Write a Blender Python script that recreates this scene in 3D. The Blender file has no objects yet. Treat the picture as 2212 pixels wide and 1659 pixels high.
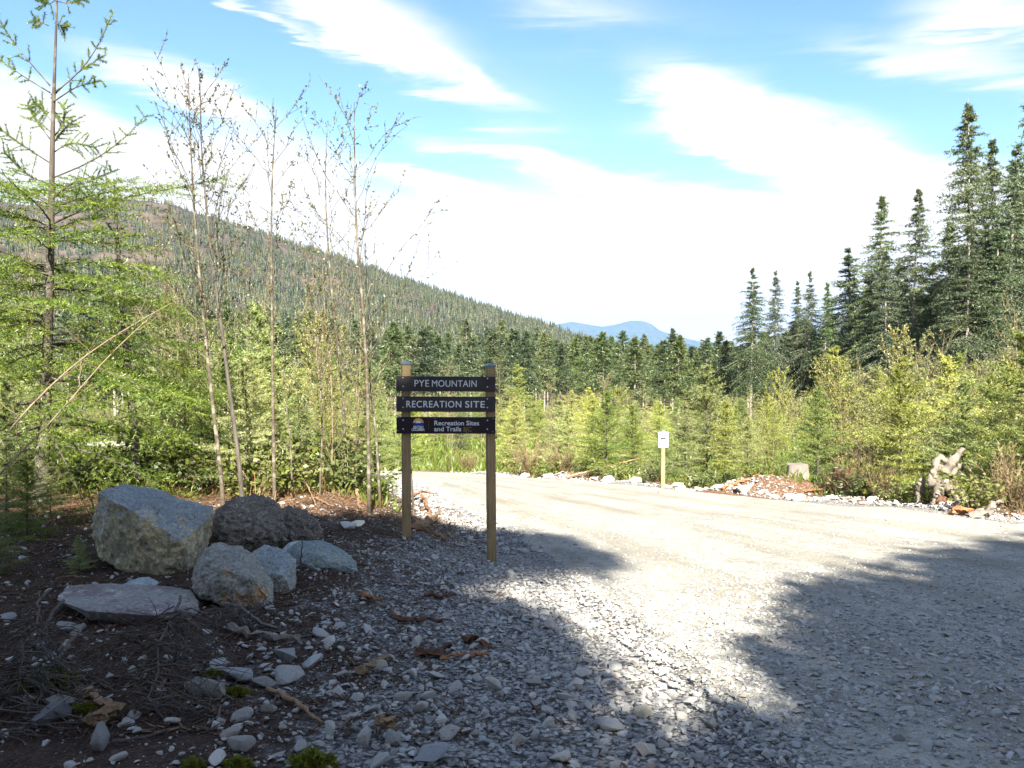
import bpy, bmesh, math, random
import numpy as np
from mathutils import Vector, Matrix, noise as mnoise

S = bpy.context.scene
C = S.collection
RNG = np.random.default_rng(7)
random.seed(7)
rad = math.radians

# ------------------------------------------------------------------ camera, light, exposure
CAMZ, FPX, PITCH = 1.6, 835.0, rad(2.33)
cam_d = bpy.data.cameras.new('camera'); cam = bpy.data.objects.new('camera', cam_d); C.objects.link(cam)
cam.location = (0, 0, CAMZ); cam.rotation_euler = (math.pi/2 - PITCH, 0, 0)
cam_d.sensor_width = 36; cam_d.lens = FPX/1024*36
cam_d.clip_start = 0.05; cam_d.clip_end = 40000
S.camera = cam
S.view_settings.view_transform = 'Standard'; S.view_settings.look = 'None'
S.view_settings.gamma = 1; S.view_settings.use_curve_mapping = False
S.view_settings.exposure = 2.3
S.cycles.use_denoising = True
S.cycles.max_bounces = 6; S.cycles.diffuse_bounces = 3; S.cycles.transparent_max_bounces = 8
S.cycles.caustics_reflective = False; S.cycles.caustics_refractive = False

SUN_DIR = Vector((-0.10, 1.0, -0.84)).normalized()          # direction the light travels
SUN_EL = math.asin(-SUN_DIR.z); SUN_AZ = math.atan2(-SUN_DIR.x, -SUN_DIR.y)   # azimuth from +y towards +x
sl = bpy.data.lights.new('sun', 'SUN'); so = bpy.data.objects.new('sun', sl); C.objects.link(so)
sl.energy = 5.0; sl.angle = rad(0.53); sl.color = (1.0, 0.93, 0.80)
so.rotation_euler = (-SUN_DIR).to_track_quat('Z', 'Y').to_euler(); so.location = (0, -20, 40)

def disp_angles(u, v):                                       # point of the sky -> azimuth, elevation tangent
    x = (u-1106)/1804; y = (756-v)/1804
    a = math.atan(x); return a, y*math.cos(a)

def build_world():
    w = bpy.data.worlds.new('World'); S.world = w; w.use_nodes = True
    nt = w.node_tree; nt.nodes.clear(); L = nt.links.new
    def M(op, a, b=None, c=None, clamp=False):
        n = nt.nodes.new('ShaderNodeMath'); n.operation = op; n.use_clamp = clamp
        for i, v in enumerate((a, b, c)):
            if v is None: continue
            if isinstance(v, (int, float)): n.inputs[i].default_value = v
            else: L(v, n.inputs[i])
        return n.outputs[0]
    out = nt.nodes.new('ShaderNodeOutputWorld')
    sky = nt.nodes.new('ShaderNodeTexSky'); sky.sky_type = 'NISHITA'; sky.sun_disc = False
    sky.sun_elevation = SUN_EL; sky.sun_rotation = SUN_AZ; sky.altitude = 300
    sky.air_density = 1.0; sky.dust_density = 0.3; sky.ozone_density = 1.5
    tc = nt.nodes.new('ShaderNodeTexCoord'); sep = nt.nodes.new('ShaderNodeSeparateXYZ'); L(tc.outputs['Generated'], sep.inputs[0])
    X, Y, Z = sep.outputs
    az = M('ARCTAN2', X, Y)
    el = M('DIVIDE', Z, M('MAXIMUM', M('SQRT', M('ADD', M('MULTIPLY', X, X), M('MULTIPLY', Y, Y))), 0.02))
    # streaky noise on a cloud plane
    zp = M('MAXIMUM', M('ADD', Z, 0.06), 0.05)
    cx = M('DIVIDE', X, zp); cy = M('DIVIDE', Y, zp)
    comb = nt.nodes.new('ShaderNodeCombineXYZ'); L(cx, comb.inputs[0]); L(cy, comb.inputs[1])
    def nz(vec, scale, detail, rough, rot, scl, dist=0.0):
        mp = nt.nodes.new('ShaderNodeMapping'); mp.inputs['Rotation'].default_value = (0, 0, rot); mp.inputs['Scale'].default_value = scl
        L(vec, mp.inputs[0]); n = nt.nodes.new('ShaderNodeTexNoise'); n.inputs['Scale'].default_value = scale
        n.inputs['Detail'].default_value = detail; n.inputs['Roughness'].default_value = rough; n.inputs['Distortion'].default_value = dist
        L(mp.outputs[0], n.inputs['Vector']); return n.outputs[0]
    ae = nt.nodes.new('ShaderNodeCombineXYZ'); L(az, ae.inputs[0]); L(el, ae.inputs[1])
    n1 = nz(ae.outputs[0], 3.0, 9, 0.62, rad(24), (1.3, 9.0, 1), 0.7)      # wisps running down to the right
    n2 = nz(ae.outputs[0], 7.0, 6, 0.55, rad(10), (1, 1.8, 1), 0.3)
    n3 = nz(comb.outputs[0], 0.55, 7, 0.6, rad(-30), (0.5, 1.3, 1), 0.6)  # the rest of the sky
    # domain-warp
    wx = M('MULTIPLY', M('SUBTRACT', n2, 0.5), 0.10); wy = M('MULTIPLY', M('SUBTRACT', n1, 0.5), 0.10)
    azw = M('ADD', az, wx); elw = M('ADD', el, wy)
    # u, v, half length, half width (picture-independent angles), slope in degrees (down to the right), strength
    feats = [(770, 48, 180, 62, 20, 1.15), (880, 128, 210, 38, 30, .95), (1010, 190, 150, 20, 22, .75), (1010, 175, 260, 70, 25, .34), (560, 36, 120, 12, 22, .75),
             (1290, 60, 260, 80, 12, .34), (1210, 20, 140, 50, 10, .25),
             (2150, 38, 150, 58, 12, 1.0), (2090, 165, 260, 38, 20, .85), (2060, 75, 70, 16, 5, .6),
             (80, 225, 190, 48, 28, 1.0), (40, 320, 220, 60, 8, .95), (390, 188, 150, 40, 12, 1.1), (465, 228, 90, 40, 22, .9), (620, 345, 120, 56, 8, 1.0), (420, 350, 220, 58, 5, .9), (520, 425, 380, 62, 8, 1.1),
             (1060, 328, 140, 22, 10, .95), (1240, 385, 160, 30, 22, 1.05), (1450, 432, 260, 32, 8, 1.15), (900, 385, 110, 22, 12, .85), (1030, 425, 190, 28, 12, 1.0),
             (1500, 215, 120, 42, 20, 1.05), (1620, 260, 190, 62, 22, 1.25), (1500, 288, 120, 28, 8, .95), (1860, 372, 240, 62, 25, 1.25), (1720, 335, 160, 42, 15, 1.05), (2060, 440, 230, 52, 12, 1.1)]
    tot = None
    for (u, v, hl, hw, sl_, st) in feats:
        a0, e0 = disp_angles(u, v); k = 1804.0; c, s = math.cos(rad(sl_)), math.sin(rad(sl_))
        da = M('SUBTRACT', azw, a0); de = M('SUBTRACT', elw, e0)
        p = M('MULTIPLY_ADD', da, c*k/hl, M('MULTIPLY', de, -s*k/hl))
        q = M('MULTIPLY_ADD', da, s*k/hw, M('MULTIPLY', de, c*k/hw))
        r2 = M('MULTIPLY_ADD', p, p, M('MULTIPLY', q, q))
        g = M('MULTIPLY', M('POWER', M('MAXIMUM', M('SUBTRACT', 1.0, M('MULTIPLY', r2, 0.30)), 0.0), 2.3), st)
        tot = g if tot is None else M('ADD', tot, g)
    hor = nt.nodes.new('ShaderNodeMapRange'); hor.interpolation_type = 'SMOOTHSTEP'
    L(elw, hor.inputs[0]); hor.inputs[1].default_value = 0.205; hor.inputs[2].default_value = 0.125; hor.inputs[3].default_value = 0; hor.inputs[4].default_value = 1.5
    tot = M('ADD', M('MINIMUM', tot, 1.5), hor.outputs[0])
    # ordinary cloud outside the part of the sky in view
    side = nt.nodes.new('ShaderNodeMapRange'); L(M('ABSOLUTE', az), side.inputs[0]); side.inputs[1].default_value = 0.62; side.inputs[2].default_value = 0.9
    up = nt.nodes.new('ShaderNodeMapRange'); L(el, up.inputs[0]); up.inputs[1].default_value = 0.46; up.inputs[2].default_value = 0.7
    outm = M('MAXIMUM', side.outputs[0], up.outputs[0])
    gen = nt.nodes.new('ShaderNodeMapRange'); L(n3, gen.inputs[0]); gen.inputs[1].default_value = 0.41; gen.inputs[2].default_value = 0.64; gen.inputs[4].default_value = 1.1
    tot = M('ADD', tot, M('MULTIPLY', gen.outputs[0], outm))
    fib = nt.nodes.new('ShaderNodeMapRange'); L(n1, fib.inputs[0]); fib.inputs[1].default_value = 0.33; fib.inputs[2].default_value = 0.70
    puff = nt.nodes.new('ShaderNodeMapRange'); L(n2, puff.inputs[0]); puff.inputs[1].default_value = 0.3; puff.inputs[2].default_value = 0.7
    tex = M('ADD', M('MULTIPLY', fib.outputs[0], .85), M('MULTIPLY', puff.outputs[0], .3))
    dens = M('ADD', M('MULTIPLY', tot, M('ADD', M('MULTIPLY', tex, 1.05), 0.24)), M('MULTIPLY', tex, 0.05))
    mr = nt.nodes.new('ShaderNodeMapRange'); mr.interpolation_type = 'SMOOTHSTEP'; L(dens, mr.inputs[0])
    mr.inputs[1].default_value = 0.0; mr.inputs[2].default_value = 1.05
    bg = nt.nodes.new('ShaderNodeBackground'); bg.inputs[1].default_value = SKY
    hs = nt.nodes.new('ShaderNodeHueSaturation'); hs.inputs['Saturation'].default_value = 1.15; L(sky.outputs[0], hs.inputs['Color']); L(hs.outputs[0], bg.inputs[0])
    bc = nt.nodes.new('ShaderNodeBackground'); bc.inputs[0].default_value = (1.0, 0.995, 0.98, 1); bc.inputs[1].default_value = CLOUD
    mx = nt.nodes.new('ShaderNodeMixShader'); L(mr.outputs[0], mx.inputs[0]); L(bg.outputs[0], mx.inputs[1]); L(bc.outputs[0], mx.inputs[2])
    L(mx.outputs[0], out.inputs[0])
    w.cycles.sampling_method = 'MANUAL'; w.cycles.sample_map_resolution = 512
SKY, CLOUD = 0.055, 0.25
build_world()

# ------------------------------------------------------------------ projection helpers (2212-wide picture units)
def ray(u, v):
    x = (u/2.16 - 512)/FPX; y = (384 - v/2.16)/FPX
    d = Vector((x, 1, y)); c, s = math.cos(PITCH), math.sin(PITCH)
    return Vector((d.x, d.y*c + d.z*s, -d.y*s + d.z*c))
def at(u, v, y):
    d = ray(u, v); t = y/d.y; return Vector((d.x*t, y, CAMZ + d.z*t))

# ------------------------------------------------------------------ terrain height
def sstep(a, b, x):
    t = np.clip((x-a)/(b-a), 0, 1); return t*t*(3-2*t)
BY = [-9000, -30, 3, 35, 60, 110, 150, 250, 400, 9000]; BZ = [2, 1.5, 0, -3.3, -4.9, -7.4, -9.5, -14, -19, -20]
LY = [-9000, -30, 3, 10, 20, 38, 60, 110, 150, 250, 400, 9000]; LZ = [2, 1.2, 0, -.175, -.9, -2.7, -4.2, -7.0, -9.3, -14, -19, -20]
XEY = [-30, 0, 3, 8, 11, 15.5, 23, 29, 34, 40]; XEX = [1.6, 1.0, .9, .25, -.2, -1.3, -2.8, -5.5, -14, -40]     # left edge of the road
FEY = [-30, 5, 12.3, 15, 18, 20.6, 24.6, 28.6, 33, 38]; FEX = [13, 9.8, 7.5, 6.2, 4.9, 3.75, 1.3, -1.7, -9, -40]  # far (right) edge of the road
def fbm(x, y, sc, seed=0.0):
    return (np.sin(x*sc*1.3+seed)*np.cos(y*sc*1.1+seed*1.7) + .5*np.sin(x*sc*2.7+y*sc*1.9+seed*2.3) + .5*np.cos(y*sc*2.9-x*sc*2.1+seed*3.1) + .25*np.sin(x*sc*5.9-y*sc*4.7+seed))/2.25
def xe(y): return np.interp(y, XEY, XEX)
def xf(y): return np.interp(y, FEY, FEX)
def on_road(x, y): return sstep(-.25, .35, x-xe(y))*sstep(-.25, .25, xf(y)-x)
def smooth_interp(y, Y, Z):
    return (np.interp(y-1.5, Y, Z)+np.interp(y, Y, Z)*2+np.interp(y+1.5, Y, Z))/4
def gz(x, y):
    x = np.asarray(x, float); y = np.asarray(y, float)
    b = smooth_interp(y, BY, BZ); l = smooth_interp(y, LY, LZ)
    e = xe(y); w = 1 - sstep(-2.5, -.1, x-e)
    z = b*(1-w)+l*w
    near = 1-sstep(60, 200, np.hypot(x, y))
    off = 1-on_road(x, y)
    z = z + near*(0.035*fbm(x, y, 1.1, 2.0)*(.25+.75*off) + .012*fbm(x, y, 4.1, 5.0)*(.4+.6*off))
    z = z + near*off*sstep(9, 20, y)*0.16*fbm(x, y, .5, 1.0)
    # bank of bark and soil beyond the road
    z = z + sstep(-.1, .9, x-xf(y))*.44*np.exp(-((x-5.9)/1.7)**2 - ((y-18.6)/.9)**2) + sstep(-.1, .9, x-xf(y))*.22*np.exp(-((x-2.0)/2.2)**2-((y-25.2)/.7)**2)
    z = z + .25*np.exp(-((x-9)/2.2)**2-((y-13.9)/.8)**2)
    z = z + .10*np.exp(-((x+1.06)/.28)**2-((y-8.1)/.22)**2)
    # valley side rising to the left
    z = z + np.clip(-(x+25), 0, 1500)*.075*sstep(60, 200, y)*(1-sstep(700, 1500, y))
    return z
def gpt(u, v, tmax=400):                                      # where the line of sight meets the ground
    d = ray(u, v); t = np.linspace(2, tmax, 8000); P = np.outer(t, np.array(d)); 
    h = CAMZ + P[:, 2] - gz(P[:, 0], P[:, 1])
    i = int(np.argmax(h < 0)) or len(t)-1
    return Vector((P[i, 0], P[i, 1], float(gz(P[i, 0], P[i, 1]))))

# ------------------------------------------------------------------ mesh + material helpers
def mesh_np(name, V, F, mats, mi=None, smooth=False):
    V = np.asarray(V, np.float32); F = np.asarray(F, np.int32); k = F.shape[1]
    me = bpy.data.meshes.new(name); me.vertices.add(len(V)); me.vertices.foreach_set('co', V.ravel())
    me.loops.add(F.size); me.loops.foreach_set('vertex_index', F.ravel())
    me.polygons.add(len(F)); me.polygons.foreach_set('loop_start', np.arange(0, F.size, k, dtype=np.int32))
    if mi is not None: me.polygons.foreach_set('material_index', np.asarray(mi, np.int32))
    if smooth: me.polygons.foreach_set('use_smooth', np.ones(len(F), bool))
    me.update(calc_edges=True)
    for m in (mats if isinstance(mats, (list, tuple)) else [mats]): me.materials.append(m)
    return me
def link(name, me, parent=None, loc=None):
    o = bpy.data.objects.new(name, me); C.objects.link(o)
    if parent is not None: o.parent = parent
    if loc is not None: o.location = loc
    return o
def tag(o, label=None, cat=None, group=None, kind=None):
    for k, v in (('label', label), ('category', cat), ('group', group), ('kind', kind)):
        if v: o[k] = v
    return o
def thing(name, label, cat, loc=(0, 0, 0), group=None, rot=(0, 0, 0)):
    o = bpy.data.objects.new(name, None); C.objects.link(o); o.location = loc; o.rotation_euler = rot
    o.empty_display_size = .1
    return tag(o, label, cat, group)
def copy_tree(o, **kw):
    r = o.copy(); C.objects.link(r)
    for ch in o.children:
        c = ch.copy(); C.objects.link(c); c.parent = r
    return r

class NT:
    def __init__(s, name):
        s.m = bpy.data.materials.new(name); s.m.use_nodes = True; s.t = s.m.node_tree; s.t.nodes.clear()
        s.out = s.n('OutputMaterial')
    def n(s, typ, **kw):
        nd = s.t.nodes.new('ShaderNode'+typ)
        for k, v in kw.items(): setattr(nd, k, v)
        return nd
    def set(s, sock, v):
        if hasattr(v, 'is_output') : s.t.links.new(v, sock)
        elif isinstance(v, tuple) and len(v) == 3 and sock.type == 'RGBA': sock.default_value = (*v, 1)
        else: sock.default_value = v
    def math(s, op, a, b=None, clamp=False):
        nd = s.n('Math', operation=op, use_clamp=clamp); s.set(nd.inputs[0], a)
        if b is not None: s.set(nd.inputs[1], b)
        return nd.outputs[0]
    def noise(s, scale, detail=5, rough=.55, vec=None, scl=None, dist=0):
        nd = s.n('TexNoise'); nd.inputs['Scale'].default_value = scale; nd.inputs['Detail'].default_value = detail
        nd.inputs['Roughness'].default_value = rough; nd.inputs['Distortion'].default_value = dist
        v = vec if vec is not None else s.obj()
        if scl: 
            mp = s.n('Mapping'); mp.inputs['Scale'].default_value = scl; s.t.links.new(v, mp.inputs[0]); v = mp.outputs[0]
        s.t.links.new(v, nd.inputs['Vector']); return nd.outputs[0]
    def voro(s, scale, vec=None, out='Color', feature='F1'):
        nd = s.n('TexVoronoi', feature=feature); nd.inputs['Scale'].default_value = scale
        s.t.links.new(vec if vec is not None else s.obj(), nd.inputs['Vector']); return nd.outputs[out]
    def obj(s):
        if not hasattr(s, '_o'): s._o = s.n('TexCoord').outputs['Object']
        return s._o
    def ramp(s, fac, stops):
        nd = s.n('ValToRGB'); e = nd.color_ramp.elements
        while len(e) < len(stops): e.new(.5)
        for el_, (p, c) in zip(e, stops): el_.position = p; el_.color = (*c, 1) if len(c) == 3 else c
        s.set(nd.inputs[0], fac); return nd.outputs[0]
    def rng(s, v, a, b, c=0., d=1.):
        nd = s.n('MapRange'); s.set(nd.inputs[0], v)
        for i, q in enumerate((a, b, c, d)): nd.inputs[i+1].default_value = q
        return nd.outputs[0]
    def mix(s, f, a, b, mode='MIX'):
        nd = s.n('Mix', data_type='RGBA', blend_type=mode); s.set(nd.inputs[0], f); s.set(nd.inputs[6], a); s.set(nd.inputs[7], b)
        return nd.outputs[2]
    def hsv(s, col, v, h=.5, sat=1.):
        nd = s.n('HueSaturation'); s.set(nd.inputs['Hue'], h); s.set(nd.inputs['Saturation'], sat); s.set(nd.inputs['Value'], v); s.set(nd.inputs['Color'], col)
        return nd.outputs[0]
    def bump(s, h, st=.4, d=.01):
        nd = s.n('Bump'); nd.inputs['Strength'].default_value = st; nd.inputs['Distance'].default_value = d; s.set(nd.inputs['Height'], h); return nd.outputs[0]
    def bsdf(s, col, rough=.9, normal=None, metal=0., spec=.3):
        nd = s.n('BsdfPrincipled'); s.set(nd.inputs['Base Color'], col); s.set(nd.inputs['Roughness'], rough); nd.inputs['Metallic'].default_value = metal
        nd.inputs['Specular IOR Level'].default_value = spec
        if normal is not None: s.t.links.new(normal, nd.inputs['Normal'])
        s.t.links.new(nd.outputs[0], s.out.inputs[0]); return nd
    def leaf(s, col, trans=.35):
        a = s.n('BsdfDiffuse'); b = s.n('BsdfTranslucent'); m = s.n('MixShader'); g = s.n('BsdfGlossy'); m2 = s.n('MixShader')
        s.set(a.inputs[0], col); s.set(b.inputs[0], s.hsv(col, 1.25, .49, 1.05)); m.inputs[0].default_value = trans
        s.t.links.new(a.outputs[0], m.inputs[1]); s.t.links.new(b.outputs[0], m.inputs[2])
        g.inputs['Roughness'].default_value = .45; g.inputs['Color'].default_value = (.8, .85, .8, 1); m2.inputs[0].default_value = .035
        s.t.links.new(m.outputs[0], m2.inputs[1]); s.t.links.new(g.outputs[0], m2.inputs[2]); s.t.links.new(m2.outputs[0], s.out.inputs[0])
    def rand(s): return s.n('ObjectInfo').outputs['Random']
    def ocol(s): return s.n('ObjectInfo').outputs['Color']

def leaf_mat(name, c1, c2, c3=None, scale=3.0, trans=.35, fine=0, rv=0.):
    t = NT(name); n = t.noise(scale, 4)
    col = t.mix(t.rng(n, .35, .65), c1, c2)
    if c3: col = t.mix(t.rng(t.rand(), .0, 1.0, 0., .8), col, c3)
    col = t.hsv(col, t.rng(t.noise(scale*6+fine, 2), .3, .7, .65, 1.35))
    if rv: col = t.hsv(col, t.rng(t.rand(), 0, 1, 1-rv, 1+rv), t.rng(t.math('FRACT', t.math('MULTIPLY', t.rand(), 7.31)), 0, 1, .478, .515), t.rng(t.math('FRACT', t.math('MULTIPLY', t.rand(), 13.7)), 0, 1, .72, 1.1))
    t.leaf(col, trans); return t.m
def bark_mat(name, c1, c2, scale=(8, 8, 1.5), spots=None):
    t = NT(name); n = t.noise(3, 6, .65, scl=scale); col = t.mix(t.rng(n, .35, .65), c1, c2)
    if spots: col = t.mix(t.rng(t.noise(7, 3), .52, .6), col, spots)
    t.bsdf(col, .9, t.bump(n, .6, .02)); return t.m

M = {}
M['fir_near'] = leaf_mat('fir_needles', (.065, .115, .018), (.185, .24, .034), scale=2.6)
M['young'] = leaf_mat('young_conifer_needles', (.13, .20, .036), (.25, .305, .062), (.25, .265, .07), scale=1.2, rv=.42)
M['feather'] = leaf_mat('sapling_leaves', (.16, .195, .045), (.235, .25, .07), (.22, .21, .07), scale=2, rv=.3)
M['tall'] = leaf_mat('conifer_needles', (.048, .082, .036), (.085, .12, .044), (.075, .105, .034), scale=.5, trans=.2, rv=.3)
M['dark'] = leaf_mat('forest_needles', (.040, .072, .028), (.068, .105, .034), (.085, .105, .035), scale=.4, trans=.2, rv=.35)
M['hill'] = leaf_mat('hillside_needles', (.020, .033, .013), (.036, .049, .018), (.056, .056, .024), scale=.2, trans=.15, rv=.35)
M['birch_leaf'] = leaf_mat('bud_leaves', (.065, .08, .02), (.13, .12, .035), scale=4)
M['shrub'] = leaf_mat('shrub_leaves', (.065, .115, .02), (.15, .19, .035), (.11, .13, .03), scale=4, rv=.25)
M['brown'] = leaf_mat('dry_weed_stems', (.15, .11, .06), (.25, .19, .10), scale=5, trans=.2)
M['straw'] = leaf_mat('straw_litter', (.30, .16, .075), (.40, .26, .13), scale=6, trans=.1)
M['moss'] = leaf_mat('moss_green', (.13, .15, .02), (.22, .22, .03), scale=20, trans=.2)
M['bark_fir'] = bark_mat('fir_bark', (.042, .034, .026), (.085, .072, .055), spots=(.12, .11, .09))
M['bark_pale'] = bark_mat('pale_bark', (.05, .042, .03), (.11, .09, .062), (4, 4, 6), spots=(.18, .165, .13))
M['bark_dark'] = bark_mat('dark_stem_bark', (.050, .043, .036), (.105, .092, .076))
M['bark_tall'] = bark_mat('conifer_bark', (.20, .175, .15), (.36, .32, .28), (1.5, 1.5, .3))
M['twig'] = bark_mat('pale_twig_bark', (.14, .105, .07), (.22, .17, .11))
M['deadtwig'] = bark_mat('dead_twig_bark', (.055, .045, .038), (.12, .10, .085))

def tube(P, R, sides=6, cap=True):
    P = np.asarray(P, float); n = len(P); R = np.broadcast_to(np.asarray(R, float), (n,))
    T = np.gradient(P, axis=0); T /= np.linalg.norm(T, axis=1)[:, None]+1e-9
    ref = np.array([0, 0, 1.]) if abs(T[:, 2]).mean() < .8 else np.array([1., 0, 0])
    A = np.cross(T, ref); A /= np.linalg.norm(A, axis=1)[:, None]+1e-9; B = np.cross(T, A)
    th = np.linspace(0, 2*math.pi, sides, endpoint=False)
    V = P[:, None, :] + R[:, None, None]*(A[:, None, :]*np.cos(th)[None, :, None] + B[:, None, :]*np.sin(th)[None, :, None])
    i = np.arange(n-1)[:, None]*sides; j = np.arange(sides)[None, :]; k = (j+1) % sides
    F = np.stack([i+j, i+k, i+sides+k, i+sides+j], -1).reshape(-1, 4)
    return V.reshape(-1, 3), F
class Acc:
    def __init__(s): s.V = []; s.F = []; s.n = 0
    def add(s, V, F):
        s.V.append(V); s.F.append(np.asarray(F)+s.n); s.n += len(V)
    def mesh(s, name, mat, smooth=True):
        return mesh_np(name, np.concatenate(s.V), np.concatenate(s.F), mat, smooth=smooth)

def nrm(a): return a/(np.linalg.norm(a, axis=-1, keepdims=True)+1e-9)
def needles(P0, P1, n, Ln, W, rng, ang=55, flat=.45, jit=.4):
    P0 = np.asarray(P0); P1 = np.asarray(P1); m = len(P0)
    t = rng.random((m, n, 1)); D = nrm(P1-P0)[:, None, :]
    base = P0[:, None]+(P1-P0)[:, None]*t
    r = rng.normal(size=(m, n, 3)); r[..., 2] *= flat; r = r-D*(r*D).sum(-1, keepdims=True); r = nrm(r)
    a = np.radians(ang+rng.normal(size=(m, n, 1))*12); d = nrm(D*np.cos(a)+r*np.sin(a))
    ln = Ln*(1-jit+2*jit*rng.random((m, n, 1))); side = nrm(np.cross(d, rng.normal(size=(m, n, 3))))*W/2
    V = np.stack([base-side, base+side, base+d*ln], 2).reshape(-1, 3)
    return V, np.arange(len(V)).reshape(-1, 3)
def leaves(P, D, Ln, W, rng, droop=0.):
    P = np.asarray(P); D = nrm(np.asarray(D)+np.array([0, 0, -droop])); n = len(P)
    ln = Ln*(.65+.7*rng.random((n, 1))); side = nrm(np.cross(D, rng.normal(size=(n, 3))))*W/2*(.7+.6*rng.random((n, 1)))
    nn = nrm(np.cross(D, side))*ln*.12
    V = np.stack([P, P+D*ln*.45+side+nn, P+D*ln, P+D*ln*.45-side+nn], 1).reshape(-1, 3)
    return V, np.arange(len(V)).reshape(-1, 4)

def conifer(rng, H, zb, R, dz, nb, e_top, e_low, droop, tw_len, tw_step, nn, nl, nw, r0, prof=.85, trunk=None, irr=.25, sides=7, flat=.45, thin=0., gap=0., zstop=None, zj=.5, rpow=.85):
    """returns trunk Acc (with branches) and needle arrays; trunk may be a list of points for a trunk with its own bends"""
    wood = Acc()
    if trunk is None:
        k = 14; zz = np.linspace(0, H, k); ph = rng.random(4)*6
        tr = np.stack([.012*H*np.sin(zz/H*3+ph[0])*zz/H, .012*H*np.sin(zz/H*2.5+ph[1])*zz/H, zz], 1)
    else: tr = np.asarray(trunk, float); zz = tr[:, 2]
    rr = r0*(1-zz/H*.96)**rpow+.004
    tr0 = tr.copy(); tr0[0, 2] -= .25
    wood.add(*tube(tr0, rr, sides))
    P0 = []; P1 = []
    z = zb
    while z < (zstop or H-.02*H):
        t = (z-zb)/(H-zb)
        base0 = np.array([np.interp(z, zz, tr[:, 0]), np.interp(z, zz, tr[:, 1]), z])
        lo = min(1., .55+3*t) if trunk is None else 1.
        Lb = R*((1-t)**prof)*lo+.05*R*(1-t if zstop else 1)
        el = e_low+(e_top-e_low)*t
        n_here = max(2, int(round(nb*(.8+.4*rng.random())*(1-.35*min(1, thin)*t)))) ; a0 = rng.random()*6.28
        if rng.random() < gap: z += dz*(.75+.5*rng.random()); continue
        for b in range(n_here):
            base = base0+np.array([0, 0, rng.uniform(-.5, .5)*dz*zj]); az = a0+b*6.283/n_here+rng.normal()*(.25+.5*zj); L = Lb*(1+irr*rng.normal()); L = max(L, .04*R)
            e = rad(el+rng.normal()*7); s = np.linspace(0, 1, 6)
            h = np.array([math.cos(az), math.sin(az), 0]); sidev = np.array([-h[1], h[0], 0])
            wv = rng.normal()*.10*L
            path = base+np.outer(s*L*math.cos(e), h)+np.outer(s*L*math.sin(e)-droop*L*s*s*(1-.45*s), [0, 0, 1])+np.outer(np.sin(s*3)*wv*s, sidev)
            path[:, 2] += (z*0)
            wood.add(*tube(path, np.linspace(min(.4*np.interp(z, zz, rr), .004+.0055*L*(1+.05*H)), .002, 6), 3))
            seg = path[1:]-path[:-1]
            P0.extend(path[2:5]); P1.extend(path[3:6])
            m = max(2, int(L*.9/tw_step)); ts = np.linspace(.14, .97, m)+rng.normal(size=m)*.02
            for q, tt in enumerate(ts):
                tt = min(max(tt, .05), .98); idx = tt*5; i = int(idx); p = path[i]+seg[min(i, 4)]*(idx-i); d = seg[min(i, 4)]/np.linalg.norm(seg[min(i, 4)])
                for sg in (-1, 1):
                    l = tw_len*(.45+.75*math.sin(min(1, tt*1.15)*2.4))*(.7+.6*rng.random())*min(1, L*1.2/(R*.6))
                    if l < .02: continue
                    dd = d*.62+sg*sidev*.75+np.array([0, 0, -.12+rng.normal()*.12]); dd /= np.linalg.norm(dd)
                    P0.append(p); P1.append(p+dd*l)
        z += dz*(.75+.5*rng.random())*(1+thin*t**1.5)
    P0.append(tr[-2]); P1.append(tr[-1]+[0, 0, .02])
    V, F = needles(np.array(P0), np.array(P1), nn, nl, nw, rng, flat=flat)
    return wood, V, F, np.array(P0), np.array(P1)

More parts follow.
